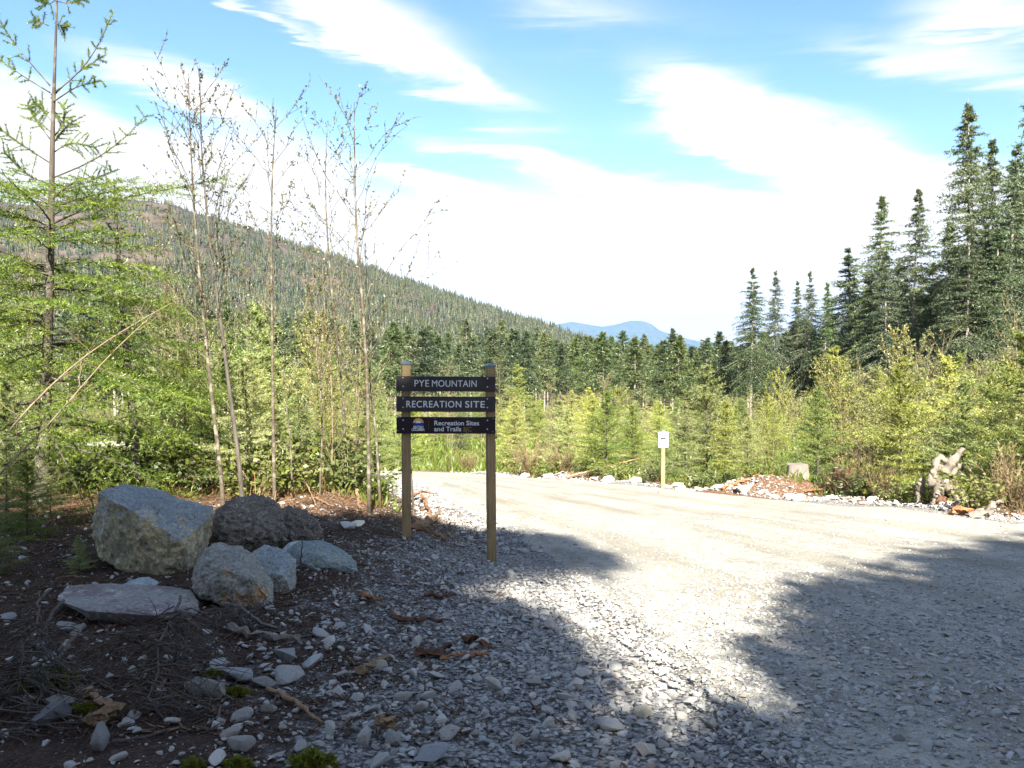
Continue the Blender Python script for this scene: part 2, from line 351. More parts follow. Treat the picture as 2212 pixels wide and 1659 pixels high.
# ------------------------------------------------------------------ ground, road
def ground_material():
    t = NT('forest_floor_and_gravel'); g = t.n('NewGeometry').outputs['Position']
    at_ = t.n('Attribute', attribute_name='zone'); sep = t.n('SeparateColor'); t.t.links.new(at_.outputs['Color'], sep.inputs[0])
    grav, veg, bark = sep.outputs
    n1 = t.noise(1.6, 6, .6, g); n2 = t.noise(9, 5, .6, g); n3 = t.noise(60, 4, .6, g)
    soil = t.mix(t.rng(n2, .35, .7), (.022, .014, .011), (.065, .038, .027))
    soil = t.mix(t.rng(n3, .5, .75), soil, (.13, .085, .06))
    vo = t.n('TexVoronoi'); vo.inputs['Scale'].default_value = 38; t.t.links.new(g, vo.inputs['Vector'])
    vb = t.n('TexVoronoi'); vb.inputs['Scale'].default_value = 95; t.t.links.new(g, vb.inputs['Vector'])
    peb = t.mix(t.rng(vo.outputs['Color'], 0, 1), (.15, .15, .15), (.40, .39, .37))
    peb = t.mix(t.rng(vo.outputs['Distance'], .35, .7), peb, (.07, .06, .055))
    fg = t.math('ADD', grav, t.math('MULTIPLY', t.math('SUBTRACT', n1, .5), 1.1)); fg = t.rng(t.math('ADD', fg, t.math('MULTIPLY', t.math('SUBTRACT', n2, .5), .7)), .35, .65)
    col = t.mix(fg, soil, peb)
    vegc = t.mix(t.rng(n2, .35, .65), (.055, .06, .018), (.12, .10, .045)); vegc = t.mix(t.rng(n3, .5, .8), vegc, (.10, .13, .03))
    col = t.mix(t.rng(t.math('ADD', veg, t.math('MULTIPLY', t.math('SUBTRACT', n1, .5), .6)), .35, .65), col, vegc)
    bk = t.mix(t.rng(n3, .3, .7), (.060, .032, .022), (.17, .095, .056)); bk = t.mix(t.rng(t.noise(26, 4, .6, g), .55, .7), bk, (.40, .33, .25))
    col = t.mix(t.rng(t.math('ADD', bark, t.math('MULTIPLY', t.math('SUBTRACT', n2, .5), .9)), .4, .6), col, bk)
    hgt = t.math('ADD', t.math('MULTIPLY', t.math('SUBTRACT', 1., vo.outputs['Distance']), .7), t.math('MULTIPLY', n3, .6))
    t.bsdf(col, .95, t.bump(hgt, .8, .018), spec=.15); return t.m
def road_material():
    t = NT('crushed_gravel'); g = t.n('NewGeometry').outputs['Position']
    vo = t.n('TexVoronoi'); vo.inputs['Scale'].default_value = 42; t.t.links.new(g, vo.inputs['Vector'])
    vb = t.n('TexVoronoi'); vb.inputs['Scale'].default_value = 110; t.t.links.new(g, vb.inputs['Vector'])
    n1 = t.noise(.7, 5, .6, g); n2 = t.noise(7, 6, .65, g); n3 = t.noise(45, 5, .7, g)
    sepv = t.n('SeparateColor'); t.t.links.new(vo.outputs['Color'], sepv.inputs[0]); sepb = t.n('SeparateColor'); t.t.links.new(vb.outputs['Color'], sepb.inputs[0])
    a = t.mix(t.rng(sepv.outputs[0], 0, 1), (.24, .23, .205), (.52, .505, .46)); b = t.mix(sepb.outputs[0], (.20, .19, .17), (.44, .425, .38))
    col = t.mix(t.rng(sepv.outputs[1], .45, .55), b, a); col = t.mix(t.rng(t.noise(2.2, 6, .7, g), .5, .68, 0, .55), col, (.20, .185, .15))
    col = t.mix(t.math('MULTIPLY', t.rng(vb.outputs['Distance'], .4, .75), .75), col, (.12, .11, .095))
    fines = t.mix(t.rng(n3, .3, .7), (.26, .25, .215), (.45, .43, .37))
    col = t.mix(t.rng(t.math('ADD', n2, t.math('MULTIPLY', t.math('SUBTRACT', n1, .5), .8)), .44, .62), col, fines)
    tr = t.n('Attribute', attribute_name='track').outputs['Fac']     # wheel tracks pressed into the gravel
    cr = t.n('Attribute', attribute_name='across').outputs['Vector']; st_ = t.noise(1., 6, .65, cr, (26., .35, 1.))
    col = t.mix(t.rng(st_, .50, .66, 0, .6), col, (.185, .17, .135))
    col = t.mix(t.math('MULTIPLY', tr, t.rng(n2, .3, .7, .4, 1.)), col, (.17, .155, .12))
    hgt = t.math('ADD', t.math('SUBTRACT', 1., vb.outputs['Distance']), t.math('MULTIPLY', t.math('SUBTRACT', 1., vo.outputs['Distance']), 1.2))
    t.bsdf(col, .95, t.bump(hgt, .7, .012), spec=.15); return t.m

def axis(dense_lo, dense_hi, step, lo, hi, grow):
    a = list(np.arange(dense_lo, dense_hi, step)); v, s = a[-1], step
    while v < hi: s *= grow; v += s; a.append(v)
    v, s = a[0], step; b = []
    while v > lo: s *= grow; v -= s; b.append(v)
    return np.array(b[::-1]+a)
def grid_faces(ny, nx):
    i = np.arange(ny-1)[:, None]*nx; j = np.arange(nx-1)[None, :]
    return np.stack([i+j, i+j+1, i+nx+j+1, i+nx+j], -1).reshape(-1, 4)
xs = axis(-9, 9.5, .11, -15600, 15600, 1.10); ys = axis(1.0, 22, .11, -15600, 15600, 1.07)
GX, GY = np.meshgrid(xs, ys); GZ = gz(GX, GY)
me = mesh_np('ground', np.stack([GX, GY, GZ], -1).reshape(-1, 3), grid_faces(len(ys), len(xs)), ground_material(), smooth=True)
zx, zy = GX.ravel(), GY.ravel(); e_ = xe(zy); f_ = xf(zy)
left_soil = sstep(-3.0, -1.0, zx-(e_-1.0)+.15*(zy-6))        # 1 = gravel, 0 = soil
gravel = np.clip(.18+.82*sstep(-2.6, .4, zx-e_-.1*np.clip(zy-7, -3, 3)), 0, 1)
gravel = np.maximum(gravel, .42*sstep(-3.2, -1.2, zx+.25*(zy-8))*(1-sstep(9.5, 11, zy)))
veg = np.clip(sstep(.6, 2.2, zx-f_)*sstep(9, 12, zy) + (1-sstep(-2.6, -.8, zx-e_))*sstep(10.3, 12.5, zy) + sstep(36, 40, zy), 0, 1)
bark = np.exp(-((zx-f_-.9)/1.0)**2)*sstep(9, 13, zy)*.75 + np.exp(-((zx-5.7)/2.)**2-((zy-18.6)/1.3)**2) + .8*(1-sstep(-2.2, -.6, zx-e_))*np.exp(-((zy-9.6)/1.0)**2)
bark = np.clip(bark+.6*np.exp(-((zx-e_+.9)/.6)**2)*sstep(9.5, 10.5, zy)*(1-sstep(14, 18, zy)), 0, 1)
ca = me.color_attributes.new('zone', 'FLOAT_COLOR', 'POINT')
ca.data.foreach_set('color', np.stack([gravel, veg, bark, np.ones_like(bark)], 1).astype(np.float32).ravel())
ground = tag(link('ground', me), kind='structure')

ry = np.concatenate([np.arange(-14, 1, .5), np.arange(1, 14, .1), np.arange(14, 38.1, .25)])
k = 72; sgrid = np.linspace(0, 1, k)
RX = xe(ry)[:, None]*(1-sgrid)+xf(ry)[:, None]*sgrid; RY = np.repeat(ry[:, None], k, 1)
edge = np.minimum(sgrid, 1-sgrid)[None, :]*(xf(ry)-xe(ry))[:, None]
RZ = gz(RX, RY)+.022-.10*(1-sstep(0, .35, edge+.12*fbm(RX, RY, 2.3, .4)))
me = mesh_np('gravel_road', np.stack([RX, RY, RZ], -1).reshape(-1, 3), grid_faces(len(ry), k), road_material(), smooth=True)
ss = np.repeat(sgrid[None, :], len(ry), 0)
trk = sum(np.exp(-((ss-c)/.035)**2) for c in (.16, .36, .52, .72))*(.6+.4*fbm(RX, RY, .6, 3))
at_ = me.attributes.new('track', 'FLOAT', 'POINT'); at_.data.foreach_set('value', np.clip(trk, 0, 1).astype(np.float32).ravel())
a2 = me.attributes.new('across', 'FLOAT_VECTOR', 'POINT'); a2.data.foreach_set('vector', np.stack([ss, RY, ss*0], -1).astype(np.float32).ravel())
tag(link('gravel_road', me), kind='structure')
# pale gravel clearing seen through the trees on the left
cxs = np.linspace(-18.5, -10.5, 40); cys = np.linspace(32, 38.5, 30); CX, CY = np.meshgrid(cxs, cys)
ed = np.minimum(np.minimum(CX+18.5, -10.5-CX), np.minimum(CY-32, 38.5-CY))
CZ = gz(CX, CY)+.16-.5*(1-sstep(0, 1.2, ed))
tag(link('gravel_clearing', mesh_np('gravel_clearing', np.stack([CX, CY, CZ], -1).reshape(-1, 3), grid_faces(30, 40), bpy.data.materials['crushed_gravel'], smooth=True)), kind='structure')

# ------------------------------------------------------------------ mountains
def mountain_material():
    t = NT('mountain_ground'); g = t.n('NewGeometry').outputs['Position']
    n = t.noise(.012, 7, .65, g); n2 = t.noise(.05, 6, .65, g)
    c = t.mix(t.rng(n2, .35, .65), (.030, .028, .016), (.062, .050, .034)); c = t.mix(t.rng(n, .46, .60), c, (.098, .076, .062))
    c = t.mix(t.rng(t.noise(.09, 5, .7, g), .54, .64), c, (.055, .045, .045))
    t.bsdf(c, .95, t.bump(n2, .8, 6.), spec=.1); return t.m
RIDGE = [(-700, 560), (-300, 470), (0, 427), (70, 442), (130, 432), (250, 424), (330, 428), (400, 444), (480, 468), (560, 498), (640, 526), (720, 549), (800, 574), (900, 609), (1000, 640), (1100, 674), (1190, 704), (1260, 728), (1330, 752), (1420, 775)]
def mountain():
    az = np.array([math.atan((u-1106)/1804) for u, v in RIDGE]); te = np.array([(756-v)/1804*math.cos(math.atan((u-1106)/1804)) for u, v in RIDGE])
    A = np.linspace(az[0], az[-1], 420); E = np.interp(A, az, te)
    E = E - .004 + .0022*np.array([mnoise.fractal(Vector((a*38, 2.2, 0)), .8, 2, 4) for a in A])                                             # the trees on the ridge add the rest
    Rr = np.interp(A, [az[0], az[6], az[-1]], [1900, 1650, 800]); Rf = np.interp(A, [az[0], az[-1]], [420, 420])
    s = np.concatenate([np.linspace(0, 1, 110), np.linspace(1.03, 1.7, 22)])
    Rm = Rf[:, None]+(Rr-Rf)[:, None]*s[None, :]
    X = np.sin(A)[:, None]*Rm; Y = np.cos(A)[:, None]*Rm
    zf = gz(np.sin(A)*Rf, np.cos(A)*Rf)-8; zr = CAMZ+E*Rr
    sh = np.where(s <= 1, .35*s+.65*s**1.6, 1-.9*(s-1)**1.2)
    Zm = zf[:, None]+(zr-zf)[:, None]*sh[None, :]
    env = np.clip(4*s*(1-np.minimum(s, 1)), 0, 1)[None, :]+.10*(s[None, :] > .9)
    nzv = np.array([[mnoise.fractal(Vector((x*.004, y*.004, 3.1)), .9, 2.0, 5) for x, y in zip(rx, ry_)] for rx, ry_ in zip(X, Y)])
    Zm = Zm+env*nzv*40*np.clip(E/.08, .15, 1)[:, None]
    return A, s, X, Y, Zm
A_, s_, MX, MY, MZ = mountain()
tag(link('mountain', mesh_np('mountain', np.stack([MX, MY, MZ], -1).reshape(-1, 3), grid_faces(*MX.shape), mountain_material(), smooth=True)), kind='structure')
def far_mountain():
    prof = [(1080, 775), (1150, 722), (1190, 703), (1235, 695), (1270, 701), (1300, 706), (1335, 700), (1360, 693), (1385, 693), (1405, 699), (1425, 714), (1450, 722), (1490, 733), (1530, 741), (1580, 747), (1680, 753), (1800, 765)]
    D = 14200.; u = np.linspace(1080, 1800, 160); v = np.interp(u, *zip(*prof)); xx = (u-1106)/1804*D; zz = CAMZ+(756-v)/1804*D
    s = np.concatenate([np.linspace(0, 1, 16), np.linspace(1.1, 1.8, 6)]); yy = D-1700*(1-s)
    sh = np.where(s <= 1, s**1.2, 1-(s-1)*.9)
    Zm = -90+(zz+90)[:, None]*sh[None, :]; X = np.repeat(xx[:, None], len(s), 1); Y = np.repeat(yy[None, :], len(u), 0)
    Zm = Zm+np.array([[mnoise.fractal(Vector((x*.0016, y*.0016, 9)), .9, 2., 4)*26*(q < .98) for x, y, q in zip(a, b, s)] for a, b in zip(X, Y)])
    t = NT('far_forest'); t.bsdf(t.mix(t.rng(t.noise(.01, 6, .6), .4, .6), (.035, .055, .03), (.06, .075, .045)), .95, spec=.05)
    tag(link('far_mountain', mesh_np('far_mountain', np.stack([X, Y, Zm], -1).reshape(-1, 3), grid_faces(len(u), len(s)), t.m, smooth=True)), kind='structure')
far_mountain()

# haze
def haze():
    bm = bmesh.new(); bmesh.ops.create_cube(bm, size=1); me = bpy.data.meshes.new('haze')
    for v in bm.verts: v.co = Vector((v.co.x*31600, v.co.y*31600, -110 + (v.co.z+.5)*(640+110)))
    bm.to_mesh(me); bm.free()
    t = NT('haze_air'); p = t.n('VolumePrincipled'); p.inputs['Color'].default_value = (.30, .52, 1., 1); p.inputs['Density'].default_value = HAZE
    t.t.links.new(p.outputs[0], t.out.inputs['Volume']); me.materials.append(t.m)
    tag(link('haze', me), kind='stuff')
HAZE = 3.7e-5
haze()

# ------------------------------------------------------------------ scatter with geometry nodes (only for what nobody could count)
def scatter(name, pts, scl, rot, idx, objs, kind='stuff'):
    me = bpy.data.meshes.new(name); me.vertices.add(len(pts)); me.vertices.foreach_set('co', np.asarray(pts, np.float32).ravel())
    a = me.attributes.new('sc', 'FLOAT_VECTOR', 'POINT'); a.data.foreach_set('vector', np.asarray(scl, np.float32).ravel())
    a = me.attributes.new('ro', 'FLOAT_VECTOR', 'POINT'); a.data.foreach_set('vector', np.asarray(rot, np.float32).ravel())
    a = me.attributes.new('ix', 'INT', 'POINT'); a.data.foreach_set('value', np.asarray(idx, np.int32))
    col = bpy.data.collections.new(name+'_kinds')
    for o in objs: col.objects.link(o)
    ng = bpy.data.node_groups.new(name, 'GeometryNodeTree')
    ng.interface.new_socket('Geometry', in_out='INPUT', socket_type='NodeSocketGeometry'); ng.interface.new_socket('Geometry', in_out='OUTPUT', socket_type='NodeSocketGeometry')
    N = lambda t: ng.nodes.new(t)
    i, o, ip, ci = N('NodeGroupInput'), N('NodeGroupOutput'), N('GeometryNodeInstanceOnPoints'), N('GeometryNodeCollectionInfo')
    ci.inputs['Collection'].default_value = col; ci.inputs['Separate Children'].default_value = True; ci.inputs['Reset Children'].default_value = True
    ip.inputs['Pick Instance'].default_value = True
    def att(nm, dt):
        n = N('GeometryNodeInputNamedAttribute'); n.data_type = dt; n.inputs['Name'].default_value = nm; return n.outputs['Attribute']
    Lk = ng.links.new
    Lk(i.outputs[0], ip.inputs['Points']); Lk(ci.outputs[0], ip.inputs['Instance']); Lk(att('ix', 'INT'), ip.inputs['Instance Index'])
    er = N('FunctionNodeEulerToRotation'); Lk(att('ro', 'FLOAT_VECTOR'), er.inputs[0]); Lk(er.outputs[0], ip.inputs['Rotation']); Lk(att('sc', 'FLOAT_VECTOR'), ip.inputs['Scale'])
    Lk(ip.outputs[0], o.inputs[0])
    ob = tag(link(name, me), kind=kind); md = ob.modifiers.new('scatter', 'NODES'); md.node_group = ng
    return ob

def hill_tree(rng, H, R, lev):
    V = []; F = []; n = 0
    for q in range(lev):
        z0 = H*(.08+.80*q/lev); r = R*(1-q/lev)**.8*(1+.2*rng.normal()); m = 7
        ph = rng.random()*6; top = (rng.normal()*.1, rng.normal()*.1, min(H, z0+H*1.5/lev+.08*H))
        ring = [(r*(.55+.8*rng.random())*math.cos(ph+6.283*j/m), r*(.55+.8*rng.random())*math.sin(ph+6.283*j/m), z0-rng.random()*.09*H) for j in range(m)]
        V += ring+[top]; F += [(n+j, n+(j+1) % m, n+m) for j in range(m)]; n += m+1
    V += [(-.2, 0, -1.5), (.2, 0, -1.5), (0, 0, H*.7)]; F.append((n, n+1, n+2))
    return V, F
def src(name, V, F, mat, smooth=False):
    return bpy.data.objects.new(name, mesh_np(name, V, F, mat, smooth=smooth))
HT = []
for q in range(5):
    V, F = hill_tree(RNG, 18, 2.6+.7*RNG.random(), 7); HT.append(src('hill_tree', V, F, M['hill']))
snV, snF = tube([(0, 0, -1), (0, 0, 9), (.2, 0, 15)], [.28, .2, .08], 4)
def hillside():
    n = 42000; ia = RNG.integers(0, MX.shape[0]-1, n); sv = RNG.random(n)**.62; js = np.clip((sv*109).astype(int), 0, 108)
    fa = RNG.random(n); fb = RNG.random(n)
    def lerp(Mv): return (Mv[ia, js]*(1-fa)+Mv[ia+1, js]*fa)*(1-fb)+(Mv[ia, js+1]*(1-fa)+Mv[ia+1, js+1]*fa)*fb
    P = np.stack([lerp(MX), lerp(MY), lerp(MZ)], 1)
    cl = np.array([mnoise.noise(Vector(p*.006)) + .8*mnoise.noise(Vector(p*.018))+.3*mnoise.noise(Vector(p*.05)) for p in P])
    azv = np.arctan2(P[:, 0], P[:, 1]); keep = cl > (-.68 + .95*sv*np.clip((-azv-.02)/.36, 0, 1.2))
    ridge = (sv > .985) & (RNG.random(n) < .8); keep |= ridge
    P = P[keep]; sv = sv[keep]; m = len(P)
    sc = (.30+.75*RNG.random(m)**1.4)*np.interp(sv, [0, .6, 1], [1.1, .85, .62])
    S3 = np.stack([sc*(.85+.3*RNG.random(m)), sc*(.85+.3*RNG.random(m)), sc], 1)
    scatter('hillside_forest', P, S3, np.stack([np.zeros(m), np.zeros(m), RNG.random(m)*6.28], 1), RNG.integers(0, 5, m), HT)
hillside()

# ------------------------------------------------------------------ the sign at the road
def mat_simple(name, col, rough=.6, metal=0., spec=.4, var=.0, scale=30):
    t = NT(name)
    if var: 
        n = t.noise(scale, 5, .6); c = t.mix(t.rng(n, .3, .7), tuple(x*(1-var) for x in col), tuple(min(1, x*(1+var)) for x in col))
    else: c = col
    t.bsdf(c, rough, metal=metal, spec=spec); return t.m
def wood_mat(name, c1, c2):
    t = NT(name); n = t.noise(14, 6, .65, scl=(6, 6, .35), dist=.4); n2 = t.noise(3, 4, .6)
    c = t.mix(t.rng(n, .3, .7), c1, c2); c = t.hsv(c, t.rng(n2, .3, .7, .8, 1.2)); t.bsdf(c, .8, t.bump(n, .35, .004), spec=.2); return t.m
M['post'] = wood_mat('treated_timber', (.22, .15, .075), (.38, .27, .145))
M['post2'] = wood_mat('yellow_timber', (.36, .23, .08), (.50, .34, .13))
M['board'] = mat_simple('dark_brown_boards', (.040, .033, .033), .55, var=.3, scale=6)
M['board3'] = mat_simple('dark_panel', (.018, .012, .016), .35, var=.15, scale=6)
M['white'] = mat_simple('white_lettering', (.72, .73, .74), .6)
M['gold'] = mat_simple('dull_gold_lettering', (.22, .15, .055), .6)
M['sunyellow'] = mat_simple('emblem_yellow', (.75, .38, .08), .6)
M['blue'] = mat_simple('emblem_blue', (.02, .05, .38), .6)
M['galv'] = mat_simple('galvanised_steel', (.55, .57, .58), .38, metal=.8, var=.15)
M['cap'] = mat_simple('post_cap_metal', (.22, .30, .31), .4, metal=.6, var=.15)
M['panel'] = mat_simple('white_sheet', (.60, .60, .60), .5)
M['black'] = mat_simple('black_print', (.015, .015, .015), .6)

def bev_box(name, sx, sy, sz, mat, bev=.004, parent=None, loc=(0, 0, 0), rot=(0, 0, 0), seg=2, warp=0):
    bm = bmesh.new(); bmesh.ops.create_cube(bm, size=1)
    for v in bm.verts: v.co = Vector((v.co.x*sx, v.co.y*sy, v.co.z*sz))
    bmesh.ops.bevel(bm, geom=list(bm.edges), offset=bev, segments=seg, affect='EDGES')
    me = bpy.data.meshes.new(name); bm.to_mesh(me); bm.free(); me.materials.append(mat)
    o = link(name, me, parent, loc); o.rotation_euler = rot; return o
def text_mesh(name, body, width, height, mat, parent, x0, z0, y, sx=None, spacing=1.0, bold=0.0):
    """lettering standing on the board face (local x to the right, z up), x0,z0 = lower left, height = cap height"""
    cu = bpy.data.curves.new(name, 'FONT'); cu.body = body; cu.size = 1; cu.extrude = .001; cu.space_character = spacing; cu.offset = bold
    tmp = bpy.data.objects.new(name, cu); C.objects.link(tmp); bpy.context.view_layer.update()
    dg = bpy.context.evaluated_depsgraph_get(); me = bpy.data.meshes.new_from_object(tmp.evaluated_get(dg)); bpy.data.objects.remove(tmp)
    n = len(me.vertices); co = np.empty(n*3, np.float32); me.vertices.foreach_get('co', co); co = co.reshape(-1, 3)
    lo, hi = co.min(0), co.max(0); caph = .70 if body != body.upper() else hi[1]-max(lo[1], 0)
    kz = height/caph; kx = width/(hi[0]-lo[0])
    out = np.stack([x0+(co[:, 0]-lo[0])*kx, np.where(co[:, 2] > 0, y-.0025, y+.001), z0+co[:, 1]*kz], 1).astype(np.float32)
    me.vertices.foreach_set('co', out.ravel()); me.update(); me.name = name; me.materials.clear(); me.materials.append(mat)
    return link(name, me, parent)
def bolt(parent, x, z, y, r=.0075, name='bolt'):
    bm = bmesh.new(); bmesh.ops.create_uvsphere(bm, u_segments=12, v_segments=8, radius=r)
    for v in bm.verts: v.co = Vector((x+v.co.x, y+v.co.y*.55, z+v.co.z))
    me = bpy.data.meshes.new(name); bm.to_mesh(me); bm.free(); me.materials.append(M['galv'])
    for p in me.polygons: p.use_smooth = True
    return link(name, me, parent)
def flat_shape(name, pts, y, mat, parent, th=.0015):
    bm = bmesh.new(); vs = [bm.verts.new((p[0], y, p[1])) for p in pts]; f = bm.faces.new(vs)
    r = bmesh.ops.extrude_face_region(bm, geom=[f]); bmesh.ops.translate(bm, verts=[g for g in r['geom'] if isinstance(g, bmesh.types.BMVert)], vec=(0, -th, 0))
    bmesh.ops.recalc_face_normals(bm, faces=bm.faces); bmesh.ops.triangulate(bm, faces=bm.faces)
    me = bpy.data.meshes.new(name); bm.to_mesh(me); bm.free(); me.materials.append(mat); return link(name, me, parent)

SY = 8.2
def big_sign():
    pl = at(878, 1185, SY); pr = at(1062, 1235, SY); cx = (pl.x+pr.x)/2; z0 = min(pl.z, pr.z)
    root = thing('recreation_site_sign', 'dark brown three-board sign bolted to two square timber posts at the gravel edge', 'sign', (cx, SY, z0))
    yaw = rad(5)
    for p, top in ((pl, at(876, 787, SY)), (pr, at(1058, 792, SY))):
        h = top.z-p.z+.35; zc = top.z-h/2-z0
        px = (p.x+top.x)/2-cx; py = .055+px*math.sin(yaw)
        post = bev_box('post', .083, .083, h, M['post'], .004, root, (px, py, zc), (0, (top.x-p.x)/h, rad(15)))
        bm_cap = bev_box('post_cap', .098, .098, .018, M['cap'], .003, post, (0, 0, h/2+.006))
        bm = bmesh.new(); bmesh.ops.create_cone(bm, segments=4, radius1=.062, radius2=.004, depth=.022, cap_ends=True)
        bmesh.ops.rotate(bm, verts=bm.verts, cent=(0, 0, 0), matrix=Matrix.Rotation(rad(45), 3, 'Z')); bmesh.ops.translate(bm, verts=bm.verts, vec=(0, 0, .026+h/2))
        me = bpy.data.meshes.new('post_cap'); bm.to_mesh(me); bm.free(); me.materials.append(M['cap']); link('post_cap', me, post)
    # boards: left/right end and top/bottom of the face in picture units
    W = (1070.5-857)/1804*SY
    def board(vt, vb, mat, name='board'):
        c = at(963.7, (vt+vb)/2, SY); h = (vb-vt)/1804*SY
        b = bev_box(name, W, .034, h, mat, .003, root, (c.x-cx, 0, c.z-z0), (0, rad(.55), yaw)); return b, h
    b1, h1 = board(813, 845.5, M['board']); b2, h2 = board(856.5, 889.5, M['board']); b3, h3 = board(900.5, 936.5, M['board3'], 'panel')
    yf = -.0172; q = SY/1804                                  # metres per picture unit at the sign
    k = .47675                                               # zoomed sign (6.32 px per source px) -> picture units /1
    def bx(X): return ((1250+X/6.32)/1.4756-963.7)*q
    def bz(Y, c): return -((1180+Y/6.32)/1.4756-c)*q
    c1, c2, c3 = (813+845.5)/2, (856.5+889.5)/2, (900.5+936.5)/2
    for w_, x0, x1 in (('PYE', 455, 745), ('MOUNTAIN', 803, 1700)): text_mesh('word', w_, bx(x1)-bx(x0), 132/6.32/1.4756*q, M['white'], b1, bx(x0), bz(331, c1), yf, spacing=1.05)
    for w_, x0, x1 in (('RECREATION', 290, 1392), ('SITE', 1470, 1865)): text_mesh('word', w_, bx(x1)-bx(x0), 132/6.32/1.4756*q, M['white'], b2, bx(x0), bz(747, c2), yf, spacing=1.1, bold=.008)
    for b, c, ys in ((b1, c1, (160, 330)), (b2, c2, (572, 750)), (b3, c3, (1005, 1185))):
        for X in (225, 1918):
            for Y in ys: bolt(b, bx(X), bz(Y, c), yf)
    for X in (122, 2030):
        for Y in (950, 1215): bolt(b3, bx(X), bz(Y+(22 if X > 1000 else 0), c3), yf, .004, 'screw')
    for X in (862, 1512): bolt(b3, bx(X), bz(972, c3), yf, .003, 'screw')
    bolt(b3, bx(1500), bz(1245, c3), yf, .003, 'screw')
    def serif(body, X0, X1, Yb, capY, mat, bold=.012):
        text_mesh('word', body, bx(X1)-bx(X0), capY/6.32/1.4756*q, mat, b3, bx(X0), bz(Yb, c3), yf, bold=bold)
    serif('Recreation', 850, 1445, 1105, 92, M['white']); serif('Sites', 1495, 1752, 1105, 92, M['white']); serif('and', 845, 1040, 1224, 92, M['white']); serif('Trails', 1085, 1390, 1224, 92, M['white']); serif('BC', 1438, 1600, 1228, 88, M['gold'])
    serif('BRITISH', 432, 628, 1166, 50, M['white'], .03); serif('COLUMBIA', 395, 658, 1218, 50, M['white'], .03)
    # small foot serifs on the tall letters of the panel
    # emblem: sun with rays over a white snow line and blue mountains
    em = lambda pts: [(bx(x), bz(y, c3)) for x, y in pts]
    arc = [(530+108*math.cos(a), 1062-100*math.sin(a)) for a in np.linspace(0, math.pi, 25)]
    sun = flat_shape('emblem', em(arc), yf, M['sunyellow'], b3)
    inner = [(530+52*math.cos(a), 1062-50*math.sin(a)) for a in np.linspace(0, math.pi, 13)]
    flat_shape('emblem', em(inner), yf-.0016, M['white'], b3, .001)
    for a in np.linspace(.25, math.pi-.25, 9):
        d = .05; flat_shape('emblem', em([(530+50*math.cos(a-d), 1062-48*math.sin(a-d)), (530+88*math.cos(a), 1062-84*math.sin(a)), (530+50*math.cos(a+d), 1062-48*math.sin(a+d))]), yf-.0016, M['white'], b3, .001)
    flat_shape('emblem', em([(420, 1058), (460, 1050), (495, 1074), (530, 1060), (565, 1076), (600, 1048), (640, 1062), (634, 1112), (560, 1096), (530, 1112), (490, 1100), (428, 1088)]), yf-.0028, M['blue'], b3, .001)
    flat_shape('divider', em([(735, 1000), (741, 1000), (741, 1200), (735, 1200)]), yf, M['gold'], b3, .0008)
big_sign()

def arrow_sign():
    b = at(1432, 1058, 20.6); b.z = float(gz(b.x, b.y)); top = CAMZ+(at(1432, 932, 20.6).z-CAMZ); q = 20.6/1804
    root = thing('arrow_sign', 'small white sign with a black left arrow on a yellow timber post beyond the road', 'sign', b)
    h = top-b.z
    post = bev_box('post', .088, .088, h+.3, M['post2'], .006, root, (0, .05, h/2-.15), (0, 0, rad(6)))
    bev_box('post_cap', .10, .10, .03, M['cap'], .008, post, (0, 0, h/2+.16))
    pz = at(1432, 950, 20.6).z-b.z
    p = bev_box('sign_panel', 21.5*q, .006, 34*q, M['panel'], .002, root, (0, -.004, pz), (0, 0, rad(3)))
    flat_shape('arrow', [(-.075, .03), (-.03, .082), (-.03, .050), (.065, .050), (.065, .010), (-.03, .010), (-.03, -.022)], -.0035, M['black'], p, .0012)
    for z in (-.15, .15): bolt(p, 0, z, -.004, .006)
arrow_sign()

# ------------------------------------------------------------------ boulders and stones
def rock_mat(name, tones, stain=None, lichen=None, scale=3., rough=.85, bstr=.7):
    t = NT(name); g = t.obj(); n = t.noise(scale, 8, .65, g); n2 = t.noise(scale*4, 7, .7, g, dist=.5); n3 = t.noise(scale*16, 5, .7, g)
    c = t.mix(t.rng(n, .36, .64), tones[0], tones[1]); c = t.mix(t.rng(n2, .45, .62, 0, .8), c, tones[2])
    if stain: c = t.mix(t.rng(t.noise(scale*.9, 5, .6, g, (1, 1.3, .8), .6), stain[1], stain[1]+.06, 0, .85), c, stain[0])
    if lichen: c = t.mix(t.rng(t.noise(scale*3.1, 6, .7, g, (1.3, .6, 1.2)), lichen[1], lichen[1]+.04, 0, .8), c, lichen[0])
    vd = t.voro(scale*2.2, None, 'Distance', 'DISTANCE_TO_EDGE'); crack = t.rng(vd, 0., .025, 1., 0.)
    c = t.mix(t.rng(t.noise(scale*2.3, 8, .8, g, (1, 1, .55), 1.2), .57, .60, 0, .7), c, tuple(min(1, x*1.55) for x in tones[2]))
    c = t.mix(t.math('MULTIPLY', crack, t.rng(n2, .4, .6, 0, .6)), c, tuple(x*.35 for x in tones[0]))
    c = t.hsv(c, t.rng(n3, .3, .7, .62, 1.35)); c = t.mix(t.rng(t.noise(scale*7, 6, .75, g), .56, .64, 0, .75), c, tuple(x*.32 for x in tones[0])); c = t.mix(1., c, t.ocol(), 'MULTIPLY')
    h = t.math('ADD', t.math('MULTIPLY', n2, .8), t.math('MULTIPLY', n3, .35))
    t.bsdf(c, rough, t.bump(h, bstr, .06), spec=.25); return t.m
